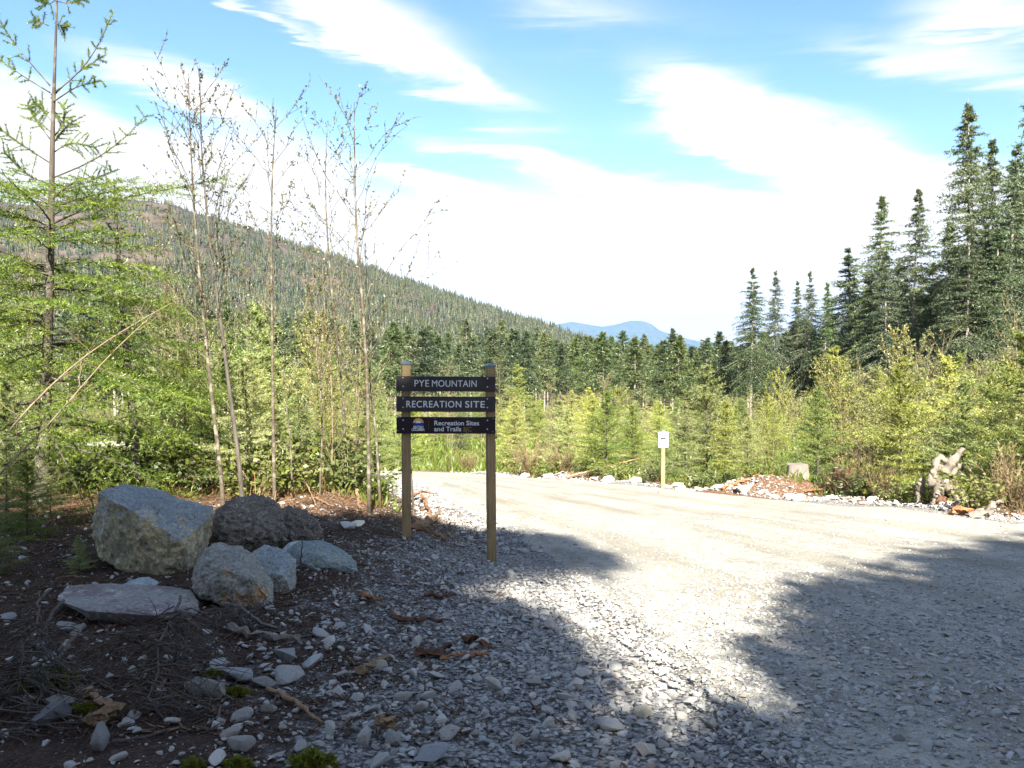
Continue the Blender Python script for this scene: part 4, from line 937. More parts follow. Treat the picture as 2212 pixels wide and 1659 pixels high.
def k_tall(rng, i):
    wood, V, F, *_ = conifer(rng, 22., 5.5, 3.2+.6*rng.random(), .43, 7, 30, -22, .38, 1.0, .34, 11, .23, .07, .24, prof=.95, irr=.34, sides=7, flat=.8, gap=.05, zj=1.3, zstop=21.45)
    return wood.mesh('trunk', M['bark_tall']), mesh_np('crown', V, F, M['tall'])
def k_twiggy(rng, i):
    H = 4.; k = 12; z = np.linspace(0, H, k); T = np.stack([.14*np.sin(z*1.1+i)*z/H, .14*np.cos(z*.9+i*2)*z/H, z], 1); T[0, :2] = 0
    tk, br, V, F = birch(rng, T, .020, 26, 1.3, .1, 5, .045, 40, 5, sides=5); a = Acc()
    for q in (tk, br): a.add(np.concatenate(q.V), np.concatenate(q.F))
    return a.mesh('trunk', M['twig']), mesh_np('crown', V, F, M['feather'])
TWIGGY = kinds(6, 550, k_twiggy)
YOUNG, FEATH, DARK, TALL = kinds(9, 400, k_young), kinds(7, 500, k_feather), kinds(7, 600, k_dark), kinds(5, 700, k_tall)
planted = []
def room(x, y, d): return all((x-a)**2+(y-b)**2 > d*d for a, b in planted)
def plant(kind, name, label, group, x, y, H, Hk, wide=1., cat='tree'):
    me = kind[int(RNG.integers(len(kind)))]
    s = H/Hk; planted.append((x, y))
    return tree_obj(name, label, cat, (x, y, float(gz(x, y))-.05), me[0], me[1], group, RNG.random()*6.28, s*wide, scz=s)
# right of and beyond the road
n = 0; tries = 0
while n < 250 and tries < 14000:
    tries += 1
    y = 13.5+75*RNG.random()**1.6; x = RNG.uniform(-.34 if y > 30 else -.12, .68)*y
    if y < 38 and x < xf(y)+1.5+.4*RNG.random(): continue
    if ((x-5.7)/1.9)**2+((y-18.4)/1.3)**2 < 1 or ((x-7.6)/1.2)**2+((y-14.2)/1.0)**2 < 1: continue
    near = x-xf(y) < 4 and y < 40
    H = RNG.uniform(.9, 3.1) if (near and RNG.random() < .75) else RNG.uniform(2.4, 4.6)
    if y > 45: H = RNG.uniform(3.0, 5.5)
    cap = CAMZ-.058*y-float(gz(x, y))+RNG.normal()*.4+((.05*y) if x > .37*y else 0)
    if RNG.random() > .16 or y < 24: H = min(H, max(1.2, cap))
    if not room(x, y, .45+.012*y): continue
    zn = ('at the far road edge' if near else 'well beyond the road')+(' left of the arrow sign' if x/y < .18 else ' right of the arrow sign')
    if near and y < 36 and RNG.random() < .85 or RNG.random() < .5:
        plant(YOUNG, 'young_conifer', 'bright young conifer '+zn, 'young conifers '+zn, x, y, H, 4., 1.15)
    elif RNG.random() < .6:
        plant(FEATH, 'leafy_sapling', 'yellow-green sapling '+zn, 'leafy saplings '+zn, x, y, H*1.12, 4.6, .95)
    else:
        plant(TWIGGY, 'bare_sapling', 'nearly bare twiggy sapling '+zn, 'bare saplings '+zn, x, y, H*1.3, 4.6, .95)
    n += 1
# left, behind the boulders
n = 0; tries = 0
while n < 165 and tries < 15000:
    tries += 1
    y = 10.8+26*RNG.random()**1.3; x = RNG.uniform(-.72, -.09)*y
    if x > xe(y)-1.6: continue
    if not room(x, y, .5+.012*y): continue
    zn = ('close ' if y < 15 else 'farther off ')+('behind the largest boulder' if x/y < -.36 else 'behind the dark rounded boulder')
    H = RNG.uniform(.9, 2.2) if y < 14 else RNG.uniform(1.6, 3.6)
    lane = -.565 < x/y < -.42
    if lane:
        H = CAMZ-.112*y-float(gz(x, y))
        if H < .35 or RNG.random() < .5: continue
    else: H = min(H, max(1., CAMZ+.018*y-float(gz(x, y))+RNG.normal()*.4))
    if RNG.random() < .66:
        plant(YOUNG, 'young_conifer', 'young green conifer in the thicket '+zn, 'young conifers '+zn, x, y, H, 4., 1.1)
    elif RNG.random() < .35:
        plant(FEATH, 'leafy_sapling', 'yellow-green leafy sapling in the thicket '+zn, 'leafy saplings '+zn, x, y, H*1.1, 4.6, .95)
    else:
        plant(TWIGGY, 'bare_sapling', 'nearly bare twiggy sapling in the thicket '+zn, 'bare saplings '+zn, x, y, H*1.9, 4.6, .8)
    n += 1
for (u, v, y, H, lab) in ((60, 1190, 7.4, .75, 'dark fir seedling in shade left of the largest boulder'), (15, 1160, 7.8, 1.0, 'tallest dark fir seedling, cut by the left edge of the photo'), (110, 1150, 8.6, .6, 'low dark fir seedling nearest the fir sapling trunk'),
                          (172, 1262, 6.3, .32, 'tiny fir seedling just behind the left end of the slab'), (-10, 1290, 6.2, .6, 'fir seedling nearest the viewer at the left edge')):
    p = at(u, v, y); plant(YOUNG, 'fir_seedling', lab, 'fir seedlings at the left edge', p.x, y, H, 4., 1.3)
# dark forest across the valley
FT = [(-200, 640), (0, 655), (300, 660), (560, 665), (700, 690), (870, 705), (1000, 712), (1200, 722), (1360, 728), (1500, 738), (1620, 728), (1800, 690), (1950, 640), (2300, 560)]
n = 0; tries = 0
while n < 215 and tries < 6000:
    tries += 1
    u = RNG.uniform(-60, 2260); r = 88+150*RNG.random()**1.3; d = ray(u, 756); x, y = d.x/d.y*r, r
    vt = np.interp(u, *zip(*FT))+RNG.normal()*13-(26 if RNG.random() < .07 else 0)+(r-100)*.06
    z = float(gz(x, y)); H = at(u, vt, r).z-z
    if H < 6.5 or H > 30 or not room(x, y, 1.9): continue
    if u > 1560 and r < 105: continue
    zn = 'behind the bare saplings at left' if u < 850 else 'between the sign and the far blue mountain' if u < 1250 else 'below the far blue mountain' if u < 1560 else 'at the foot of the tall stand at right'
    plant(DARK, 'forest_conifer', 'dark forest conifer '+zn, 'dark conifers across the valley '+zn, x, y, H, 15., .95 if H > 12 else 1.15); n += 1
# stands of tall conifers at the right
TALLS = [(1625, 571, 104, .86, 'leftmost of the tall conifers at right, standing apart with a long bare trunk'),
 (1678, 577, 108, .72, 'slim tall conifer second from the left of the right-hand stand'),
 (1722, 600, 112, .7, 'shorter slim conifer in the gap left of the thick stand, third from its left end'),
 (1748, 579, 106, .7, 'slim conifer fourth from the left end of the right-hand stand'),
 (1786, 606, 112, .85, 'half-hidden conifer just left of the broad dense one in the stand'),
 (1835, 526, 100, 1.2, 'broad dense conifer whose rounded top starts the thick part of the stand'),
 (1900, 414, 92, 1.0, 'pointed tall conifer with bluish top, left of the matching pair'),
 (1979, 400, 88, 1.0, 'pointed tall conifer, right of the matching pair in the stand'),
 (2101, 207, 70, 1.0, 'tallest full conifer in view near the right edge'),
 (2150, 288, 74, .9, 'conifer half merged with the right side of the tallest one'),
 (2196, 300, 62, 1.05, 'drooping olive conifer in front at the right edge'),
 (2232, 190, 66, 1.0, 'tall conifer cut by the right edge of the photo'),
 (2055, 470, 84, 1.1, 'shorter dark conifer filling the gap left of the tallest one'),
 (1945, 560, 96, 1.1, 'low dark conifer between the matching pair of pointed ones'),
 (1870, 590, 98, 1.1, 'low dark conifer below the broad dense one'),
 (2020, 560, 80, 1.1, 'low dark conifer right of the matching pair'),
 (2090, 520, 64, 1.0, 'dark lower conifer in front of the tallest one'),
 (2150, 480, 60, 1.05, 'dark lower conifer at the foot of the drooping olive one')]
for k_ in range(14):
    u = 1815+450*k_/13; vt = np.interp(u, [1790, 1835, 1900, 1979, 2040, 2101, 2260], [640, 600, 520, 500, 500, 400, 360])+RNG.uniform(-10, 110)
    TALLS.append((u, vt, RNG.uniform(72, 112) if u < 2050 else RNG.uniform(60, 90), 1.0, 'dark conifer deep inside the tall stand at the right'))
for u, v, y, wd, lab in TALLS:
    p = at(u, v, y); z = float(gz(p.x, y)); H = p.z-z
    me = TALL[int(RNG.integers(len(TALL)))]; s = H/22; wsc = wd*s*(.85 if H > 24 else 1.)
    tree_obj('tall_conifer', lab, 'tree', (p.x, y, z-.1), me[0], me[1], 'tall conifers at the right', RNG.random()*6.28, wsc, scz=s)

# the trees that stand behind the viewpoint and shade the foreground
def k_bushy(rng, i):
    H = 12.; wood = Acc(); z = np.linspace(-.3, H*.9, 8); wood.add(*tube(np.stack([.15*np.sin(z*.5+i), .15*np.cos(z*.4+i), z], 1), np.linspace(.22, .05, 8), 7))
    cl = []; D = []
    for q in range(210):
        t = rng.random()**.8; zc = 2.0+(H-2.3)*t; Rz = 2.1*math.sqrt(max(.02, 1-((t-.35)/.68)**2)); a = rng.random()*6.28; r = Rz*rng.random()**.5
        c = np.array([r*math.cos(a), r*math.sin(a), zc]); m = 80
        cl.append(c+rng.normal(size=(m, 3))*np.array([.42, .42, .30])); D.append(rng.normal(size=(m, 3)))
    V, F = leaves(np.concatenate(cl), np.concatenate(D), .24, .14, rng)
    return wood.mesh('trunk', M['bark_dark']), mesh_np('crown', V, F, M['tall'])
BUSHY = kinds(3, 800, k_bushy)
def k_pine(rng, i):
    H = 12.; wood = Acc(); z = np.linspace(-.3, H*.95, 8); wood.add(*tube(np.stack([.1*np.sin(z*.5+i), .1*np.cos(z*.4+i), z], 1), np.linspace(.06, .02, 8), 7)); cl = []; D = []
    for q in range(60):
        t = rng.random(); zc = H*(.895+.095*t); a = rng.random()*6.28; r = .72*math.sqrt(max(.02, 1-t*t))*rng.random()**.5; c = np.array([r*math.cos(a), r*math.sin(a), zc])
        cl.append(c+rng.normal(size=(55, 3))*.17); D.append(rng.normal(size=(55, 3)))
    V, F = leaves(np.concatenate(cl), np.concatenate(D), .14, .08, rng)
    return wood.mesh('trunk', M['bark_dark']), mesh_np('crown', V, F, M['tall'])
PINE = kinds(2, 850, k_pine)
def caster(xt, yt, Yb, kind, Hk, wide, label, group):
    zt = float(gz(xt, yt)); k = (yt-Yb)/SUN_DIR.y; Q = Vector((xt, yt, zt))-SUN_DIR*k
    z0 = float(gz(Q.x, Q.y)); H = Q.z-z0; me = kind[int(RNG.integers(len(kind)))]
    tree_obj('shade_tree' if Hk == 12. else 'tall_conifer', label, 'tree', (Q.x, Q.y, z0), me[0], me[1], group, RNG.random()*6.28, H/Hk*wide, scz=H/Hk)
LB = 'bushy tree standing behind the viewpoint and shading the stones'; GB = 'trees behind the viewpoint'
SHADE_L = [(-9.5, 8.8, -7, .9), (-8, 8.0, -9, .9), (-6.4, 8.3, -7.5, .95), (-5.0, 7.9, -10, .85), (-3.8, 8.0, -7, .85), (-2.9, 7.9, -9, .7), (-2.2, 8.3, -7.2, .6), (-1.6, 9.3, -8.5, .42),
           (-4.4, 6.6, -5.5, .8), (-1.3, 7.9, -6, .42), (-1.9, 6.8, -5.2, .6), (-7, 6.2, -6, .9), (-1.0, 5.4, -5.2, .36), (-.2, 6.2, -5.6, .46)]
for xt, yt, Yb, wd in SHADE_L: caster(xt, yt, Yb, BUSHY, 12., wd, LB, GB)
SHADE_R = [(4.3, 8.9, -12, .9), (4.9, 9.8, -10, .95), (5.9, 10.6, -13, 1.), (7.0, 11.2, -11, 1.), (8.3, 11.5, -12, 1.1), (9.5, 12, -10, 1.1), (3.3, 7.6, -10, .8), (7.0, 9., -8, 1.1)]
SHADE_RB = [(2.75, 6.9, -7, .62), (2.0, 5.3, -6.5, .62), (4.6, 8.0, -8, .9), (6.4, 8.8, -7.5, 1.), (3.6, 5.8, -5.5, .9), (1.05, 3.7, -5.2, .6), (2.4, 4.2, -5, .8), (5.2, 6.2, -5.6, 1.), (8., 8, -6, 1.), (3.3, 7.0, -11, .6), (4.3, 7.6, -11.5, .7), (5.6, 8.6, -11, .8), (7.2, 9.4, -11.5, .8), (2.6, 5.2, -9.5, .5)]
for xt, yt, Yb, wd in SHADE_RB: caster(xt, yt, Yb, BUSHY, 12., wd, 'bushy tree behind the viewpoint shading the road', 'bushy trees behind the viewpoint on the road side')
for xt, yt, wd in ((-.9, 10.6, .9), (-.25, 10.8, .8), (.42, 10.3, .5), (-.75, 9.4, .75), (1.45, 4.9, .32)): caster(xt, yt, -11.5, PINE, 12., wd, 'high-crowned pine behind the viewpoint shading the sign', 'pines behind the viewpoint')
for xt, yt, Yb, wd in SHADE_R: caster(xt, yt, Yb, TALL, 22., wd, 'conifer standing behind the viewpoint and shading the road', 'conifers behind the viewpoint')

# ------------------------------------------------------------------ undergrowth, litter, sticks, stumps
def shrub_mesh(rng, H, R, nst, leafn, ll):
    st = Acc(); LP = []; LD = []
    for q in range(nst):
        a = rng.random()*6.28; h = np.array([math.cos(a), math.sin(a), 0]); s = np.linspace(0, 1, 7)[:, None]; L = H*(.6+.6*rng.random()); sp = R*(.25+.85*rng.random())
        p = h*.08*rng.random()+h*sp*s**1.4+np.array([0, 0, 1.])*L*(s-.28*s**3)+np.cumsum(rng.normal(size=(7, 3))*.02, 0)
        st.add(*tube(p, np.linspace(.006, .002, 7), 4)); i = rng.integers(1, 6, leafn); f = rng.random((leafn, 1))
        LP.append(p[i]*(1-f)+p[i+1]*f+rng.normal(size=(leafn, 3))*.05); LD.append(rng.normal(size=(leafn, 3))*np.array([1, 1, .45])+h*.4)
    V, F = leaves(np.concatenate(LP), np.concatenate(LD), ll, ll*.72, rng, .1)
    return st, V, F
SHR = []
for i in range(6):
    rng = np.random.default_rng(900+i); st, V, F = shrub_mesh(rng, .8, .55, 26, 17, .075); SHR.append((st.mesh('stems', M['twig']), mesh_np('leaves', V, F, M['shrub'])))
def put_shrub(x, y, H, label, group, wide=1.):
    me = SHR[int(RNG.integers(len(SHR)))]; r = thing('leafy_shrub', label, 'shrub', (x, y, float(gz(x, y))-.03), group, (0, 0, RNG.random()*6.28)); s = H/.8; r.scale = (s*wide, s*wide, s)
    link('stems', me[0], r); link('leaves', me[1], r)
n = 0
while n < 55:
    y = RNG.uniform(9.7, 16); x = RNG.uniform(-.66, -.09)*y
    if x > xe(y)-1.25-.08*(y-10) or (y < 10.5 and RNG.random() < .8): continue
    if x < -.5*y and y < 10.6: continue
    if -.565 < x/y < -.42 and y > 11: continue
    put_shrub(x, y, RNG.uniform(.4, 1.0), 'round-leaved green shrub in the undergrowth behind the boulders', 'leafy shrubs behind the boulders', 1.2); n += 1
for i in range(26):
    y = RNG.uniform(12.8, 27); x = float(xf(y))+RNG.uniform(.9, 2.2)
    if ((x-5.7)/1.9)**2+((y-18.4)/1.1)**2 < 1: continue
    put_shrub(x, y, RNG.uniform(.3, .75), 'low green shrub at the far edge of the gravel road', 'low shrubs along the far road edge', 1.2)
p = at(2115, 1110, 13.0); put_shrub(p.x, 13.2, .75, 'fresh light green shrub beside the root wad at right', 'low shrubs along the far road edge', 1.1)

# dry brown weeds
def weed_mesh(rng, H, R, nst):
    a = Acc(); P0 = []; P1 = []
    for q in range(nst):
        th = rng.random()*6.28; h = np.array([math.cos(th), math.sin(th), 0]); s = np.linspace(0, 1, 5)[:, None]; L = H*(.25+.8*rng.random()**.8)
        p = np.cumsum(rng.normal(size=(5, 3))*.03, 0)+h*R*.45*rng.random()+h*R*rng.random()*s**1.5+np.array([0, 0, 1.])*L*s; a.add(*tube(p, np.linspace(.006, .002, 5), 3)); P0.extend(p[1:-1]); P1.extend(p[2:])
    V, F = needles(np.array(P0), np.array(P1), 9, .12, .012, rng, ang=32, flat=1.)
    return a, V, F
WEED = []
for i in range(3):
    a, V, F = weed_mesh(np.random.default_rng(950+i), 1.1, .55, 70); WEED.append((a.mesh('stems', M['brown']), mesh_np('seed_heads', V, F, M['brown'])))
for u, vb, y, H, w, lab in ((1147, 1018, 27.5, 1.25, 1.2, 'reddish brown dry weed clump right of the sign, left of its twin'), (1214, 1022, 26.2, 1.15, 1.1, 'reddish brown dry weed clump right of the sign, right of its twin'),
                      (1874, 1075, 16.6, 1.15, 1.0, 'tall brown dry weed clump between the bark mound and the root wad'), (1905, 1090, 15.6, .8, .9, 'lower brown dry weed clump left of the root wad'),
                      (2190, 1100, 13.2, 1.0, 1.2, 'orange-brown dry weeds at the right edge by the road'), (1800, 1045, 17.8, .6, 1., 'brown dry weeds on the right flank of the bark mound'),
                      (1010, 1015, 31., .8, 1.2, 'brown dry weeds behind the sign across the road')):
    p = at(u, vb, y); me = WEED[int(RNG.integers(3))]; r = thing('dry_weeds', lab, 'weed', (p.x, y, float(gz(p.x, y))-.02), 'dry brown weed clumps', (0, 0, RNG.random()*6)); s = H/1.1; r.scale = (s*w, s*w, s)
    link('stems', me[0], r); link('seed_heads', me[1], r)

# litter of bark chips, twigs and straw (nobody could count it)
def litter(name, xy, lmin, lmax, wfac, mat, up=.25, thick=.25):
    n = len(xy); L = lmin*(lmax/lmin)**RNG.random(n)**1.5; a = RNG.random(n)*6.28; up = np.abs(RNG.normal(size=n))*up
    d = np.stack([np.cos(a)*np.cos(up), np.sin(a)*np.cos(up), np.sin(up)], 1); s = np.stack([-np.sin(a), np.cos(a), RNG.normal(size=n)*.4], 1); s = nrm(s)*(L*wfac*(.5+RNG.random(n)))[:, None]
    t = nrm(np.cross(d, s))*(np.linalg.norm(s, axis=1)*thick)[:, None]
    P = np.stack([xy[:, 0], xy[:, 1], gz(xy[:, 0], xy[:, 1])+.006], 1)
    e = d*L[:, None]; V = np.stack([P-s, P+s, P+t*1.5+e*.02, P-s*.6+e, P+s*.5+e, P+t*1.1+e*.97], 1).reshape(-1, 3)
    b = np.arange(n)[:, None, None]*6; F = (np.array([[0, 3, 5, 2], [2, 5, 4, 1], [0, 1, 4, 3]])[None]+b).reshape(-1, 4)
    tag(link(name, mesh_np(name, V, F, mat)), kind='stuff')
def pick(n, fn, ylo, yhi, xlo, xhi):
    y = RNG.uniform(ylo, yhi, n); x = RNG.uniform(xlo, xhi, n)*y; k = RNG.random(n) < fn(x, y); return np.stack([x[k], y[k]], 1)
M['chip'] = leaf_mat('bark_chips', (.085, .045, .029), (.20, .118, .07), (.15, .10, .062), scale=14, trans=0.)
M['duff'] = leaf_mat('needle_duff', (.06, .034, .025), (.145, .08, .05), (.10, .055, .035), scale=14, trans=0.)
lf = lambda x, y: (1-sstep(-1.6, -.1, x-xe(y)))
bank = lambda x, y: np.clip(np.exp(-((x-5.7)/1.9)**2-((y-18.5)/1.1)**2)+.55*np.exp(-((x-xf(y)-.8)/.6)**2), 0, 1)
litter('needle_duff', pick(26000, lambda x, y: lf(x, y)*(1-sstep(9.2, 10, y)), 3.4, 10, -.68, .12), .015, .09, .07, M['duff'])
litter('bark_chips', np.concatenate([pick(16000, lambda x, y: .9*lf(x, y)*np.exp(-((y-9.5)/.8)**2), 8, 12, -.6, .05), pick(30000, bank, 12, 29, -.15, .7),
       pick(9000, lambda x, y: .6*lf(x+.6, y)*(fbm(x, y, 1.7, 4) > -.1), 3.4, 9, -.6, .16), pick(9000, lambda x, y: np.exp(-((x-xe(y)+.5)/.4)**2)*(y > 9.5), 9.5, 15, -.2, .05)]), .015, .10, .13, M['chip'])
litter('straw', np.concatenate([pick(14000, lambda x, y: lf(x, y)*np.exp(-((y-10.3)/.7)**2), 8.8, 14, -.66, .02), pick(16000, lambda x, y: np.exp(-((x-xf(y)-1.3)/.7)**2), 12, 30, -.15, .7)]), .08, .35, .012, M['straw'], up=.6)
def grass():
    n = 60000; y = RNG.uniform(10.5, 60, n); x = RNG.uniform(-.72, .7, n)*y
    k = ((x > xf(y)+1.2) | (x < xe(y)-1.3) | (y > 38)) & ~((x/y > -.58) & (x/y < -.41) & (y > 14) & (y < 39)); x, y = x[k], y[k]; m = len(x); a = RNG.random(m)*6.28; h = (.06+.17*RNG.random(m))*(1+.012*y)
    P = np.stack([x, y, gz(x, y)-.02], 1); s = np.stack([np.cos(a), np.sin(a), np.zeros(m)], 1)*(.010+.0012*y)[:, None]; d = np.stack([RNG.normal(size=m)*.45, RNG.normal(size=m)*.45, np.ones(m)], 1)*h[:, None]
    V = np.stack([P-s, P+s, P+d], 1).reshape(-1, 3); tag(link('grass', mesh_np('grass', V, np.arange(len(V)).reshape(-1, 3), M['shrub'])), kind='stuff')
grass()

# sticks and pieces of wood lying about
M['peeled'] = wood_mat('peeled_wood', (.14, .085, .045), (.30, .20, .12))
M['grey_wood'] = wood_mat('weathered_wood', (.10, .085, .075), (.24, .21, .18))
M['red_wood'] = wood_mat('red_rotten_wood', (.055, .026, .018), (.15, .07, .04))
M['orange_wood'] = wood_mat('orange_root_wood', (.17, .075, .035), (.34, .17, .08))
def stick(name, label, uv, r, mat, lift=.02, group='sticks and wood on the ground', cat='stick', sides=7, rise=None):
    P = []
    for i, (u, v) in enumerate(uv):
        p = gpt(u, v, 30); P.append(np.array(p)+[0, 0, lift+r*.6+(rise[i] if rise else 0)])
    P = np.array(P); b = P[0].copy(); T = resample(P-b, 12); rng = np.random.default_rng(int(uv[0][0]*7+uv[0][1]))
    T[1:-1] += rng.normal(size=(10, 3))*r*.35; R_ = r*np.linspace(1, .55, 12)*(1+.22*rng.normal(size=12)); V, F = tube(T, R_, sides); V += rng.normal(size=V.shape)*r*(.10 if r < .02 else .22)
    if r >= .02 and name not in ('root_piece', 'fallen_pole', 'broken_stub', 'snag'):
        cz = np.repeat(T[:, 2], sides); V[:, 2] = cz+(V[:, 2]-cz)*.6
        sh_ = np.repeat(T, sides, 0); V[:, :2] = sh_[:, :2]+(V[:, :2]-sh_[:, :2])*(1.0+.15*rng.normal(size=(len(V), 1)))
    # close the ends
    k = sides; nV = len(V); V = np.concatenate([V, [T[0]], [T[-1]]]); me_t = [(j, (j+1) % k, nV) for j in range(k)]+[(nV-1-k+1+j-0, nV-k+(j+1) % k, nV+1) for j in range(k)]
    bm = bmesh.new(); vs = [bm.verts.new(v) for v in V]
    for f in list(map(tuple, F))+me_t:
        try: bm.faces.new([vs[q] for q in f])
        except ValueError: pass
    bmesh.ops.recalc_face_normals(bm, faces=bm.faces); me = bpy.data.meshes.new(name); bm.to_mesh(me); bm.free(); me.materials.append(M[mat])
    me.polygons.foreach_set('use_smooth', np.full(len(me.polygons), r < .02, bool))
    return tag(link(name, me, None, b), label, cat, group)
stick('root_piece', 'bent grey root on the soil below the ochre-stained boulder', [(478, 1314), (505, 1312), (539, 1336), (556, 1353), (600, 1367)], .012, 'grey_wood')
stick('fallen_pole', 'straight brown pole lying right of the slab, above the stone cluster', [(499, 1366), (553, 1382), (647, 1392)], .022, 'grey_wood')
stick('stick', 'thin stick lying just in front of the slab', [(253, 1377), (305, 1384), (360, 1386)], .010, 'deadtwig')
stick('stick', 'thicker grey stick rising over the dead brush at left', [(182, 1411), (145, 1436), (111, 1463)], .015, 'grey_wood', rise=(.12, .08, .02))
stick('plank_piece', 'flat broken brown plank in the dark brush at lower left', [(174, 1503), (205, 1521), (236, 1543)], .022, 'peeled')
stick('wood_chunk', 'rotten yellow-brown chunk of wood above the bottom left stones', [(199, 1572), (230, 1562), (259, 1552)], .04, 'peeled', cat='wood')
stick('peeled_stick', 'half-peeled orange stick among the stones', [(580, 1503), (637, 1524), (674, 1557), (696, 1576)], .017, 'peeled')
stick('stick', 'long thin stick lying along the lower left stones', [(243, 1616), (310, 1606), (367, 1587)], .008, 'deadtwig')
stick('wood_shard', 'splintered pale shard of wood in the middle of the dark soil', [(777, 1462), (806, 1448), (837, 1431)], .026, 'peeled', cat='wood')
stick('bark_piece', 'dark red strip of bark above the torn bark clump', [(847, 1346), (900, 1348), (956, 1352)], .024, 'red_wood', cat='bark')
stick('bark_piece', 'dark red bark chunk, left in the torn bark clump', [(905, 1424), (940, 1419), (975, 1410)], .032, 'red_wood', cat='bark')
stick('bark_piece', 'dark red bark chunk, right in the torn bark clump', [(1010, 1388), (1040, 1402), (1060, 1412)], .032, 'red_wood', cat='bark')
stick('bark_piece', 'orange-brown bark sliver between the bark clump and its pale stones', [(955, 1432), (985, 1425), (1055, 1424)], .02, 'orange_wood', cat='bark')
stick('stick', 'orange sliver of wood below the rounded grey boulder', [(781, 1291), (802, 1299), (825, 1307)], .02, 'orange_wood')
stick('stick', 'brown sliver of wood between the sign posts', [(917, 1293), (950, 1296), (985, 1294)], .016, 'red_wood')
stick('wood_chip', 'yellow chip of wood beside the row of stones at the bottom', [(821, 1570), (838, 1578), (853, 1588)], .028, 'peeled', cat='wood')
stick('root_piece', 'orange root arching over the bank right of the left sign post', [(884, 1084), (913, 1076), (940, 1072)], .03, 'orange_wood', rise=(.03, .12, .02))
stick('root_piece', 'orange root hanging down the bank to the road', [(911, 1080), (922, 1099), (930, 1120)], .03, 'orange_wood', rise=(.08, .05, 0))
stick('log_stub', 'short brown log stub on the bank between the sign posts', [(900, 1146), (922, 1138), (948, 1127)], .06, 'peeled', cat='log')
stick('root_piece', 'long orange root running to the shade between the sign posts', [(885, 1142), (932, 1154), (962, 1170)], .022, 'orange_wood')
stick('stick', 'pale stick propped in the litter left of the tall sapling', [(658, 1063), (670, 1080), (682, 1097)], .016, 'peeled', rise=(.15, .08, 0))
stick('stick', 'pale stick crossing the propped one in the litter', [(672, 1076), (700, 1090), (722, 1098)], .014, 'peeled')
stick('broken_stub', 'upright broken stub in the red litter left of the sign', [(778, 1110), (775, 1108), (772, 1106)], .02, 'peeled', rise=(0, .10, .24))
stick('stick', 'dark twig standing up in front of the rounded grey boulder', [(650, 1248), (651, 1247), (653, 1246)], .008, 'deadtwig', rise=(0, .12, .26))
stick('stick', 'pale bare pole lying at the far road edge left of the arrow sign', [(1225, 1037), (1300, 1031), (1390, 1026)], .03, 'straw', rise=(.05, .25, .5))
stick('wood_piece', 'orange split wood on top of the bark mound', [(1560, 1060), (1600, 1045), (1640, 1030)], .05, 'orange_wood', cat='wood')
stick('wood_piece', 'orange split wood at the right foot of the bark mound', [(1740, 1065), (1780, 1062), (1830, 1055)], .05, 'orange_wood', cat='wood')
stick('wood_piece', 'broken wood beyond the road at the right end of the verge', [(2105, 1120), (2130, 1116), (2160, 1108)], .07, 'grey_wood', cat='wood', rise=(0, .05, .12))
stick('wood_piece', 'orange torn stump wood right of the root wad', [(2055, 1112), (2080, 1112), (2100, 1116)], .07, 'orange_wood', cat='wood', rise=(0, .04, 0))

def dead_branch(label, uv, rise, r, nb, L, seed, mat='deadtwig', fan=1.):
    P = np.array([np.array(gpt(u, v, 20))+[0, 0, rz] for (u, v), rz in zip(uv, rise)]); b = P[0].copy(); T = resample(P-b, 12); rng = np.random.default_rng(seed)
    T[1:] += np.cumsum(rng.normal(size=(11, 3))*.016, 0); a = Acc(); a.add(*tube(T, np.linspace(r, r*.35, 12)*.75, 7)); tw = Acc()
    for q in range(nb):
        x = (.2+.8*rng.random())*11; i = min(int(x), 10); base = T[i]+(T[i+1]-T[i])*(x-i); d = nrm(T[i+1]-T[i]); sd = nrm(np.cross(d, [0, 0, 1.]))*rng.choice([-1, 1])
        dd = nrm(d*.7+sd*(.3+.8*rng.random())*fan+np.array([0, 0, rng.normal()*.25])); l = L*(.4+.8*rng.random()); s = np.linspace(0, 1, 6)[:, None]
        p = base+dd*s*l+np.array([0, 0, -.16])*s**2*l+np.cumsum(rng.normal(size=(6, 3))*.012, 0); tw.add(*tube(p, np.linspace(.005, .0018, 6), 3))
        for g in range(5):
            j = rng.integers(1, 5); d2 = nrm(dd+rng.normal(size=3)*.6); l2 = l*(.15+.25*rng.random()); p2 = p[j]+d2*np.linspace(0, 1, 4)[:, None]*l2+np.cumsum(rng.normal(size=(4, 3))*.008, 0)
            tw.add(*tube(p2, np.linspace(.0032, .0014, 4), 3))
    root = thing('dead_branch', label, 'branch', b, 'dead branches in the shaded foreground'); link('limb', a.mesh('limb', M['deadtwig']), root); link('twigs', tw.mesh('twigs', M[mat]), root)
dead_branch('dead forked branch with drooping bare twigs below the slab', [(391, 1372), (394, 1390), (367, 1419), (345, 1470), (330, 1540)], (.22, .24, .20, .14, .05), .013, 48, .42, 71, fan=1.4)
dead_branch('dead pale twigs fanned out at the far left under the fir seedlings', [(110, 1390), (100, 1420), (70, 1480), (50, 1540)], (.30, .26, .18, .06), .010, 40, .38, 72, fan=1.4)
dead_branch('dead brush trailing off the lower left corner', [(140, 1400), (60, 1480), (-10, 1590), (-40, 1650)], (.26, .2, .1, .03), .012, 46, .45, 73, fan=1.3)
dead_branch('fine dead twigs lying right of the slab under the fallen root', [(400, 1345), (460, 1350), (540, 1362)], (.08, .07, .03), .007, 26, .25, 74)

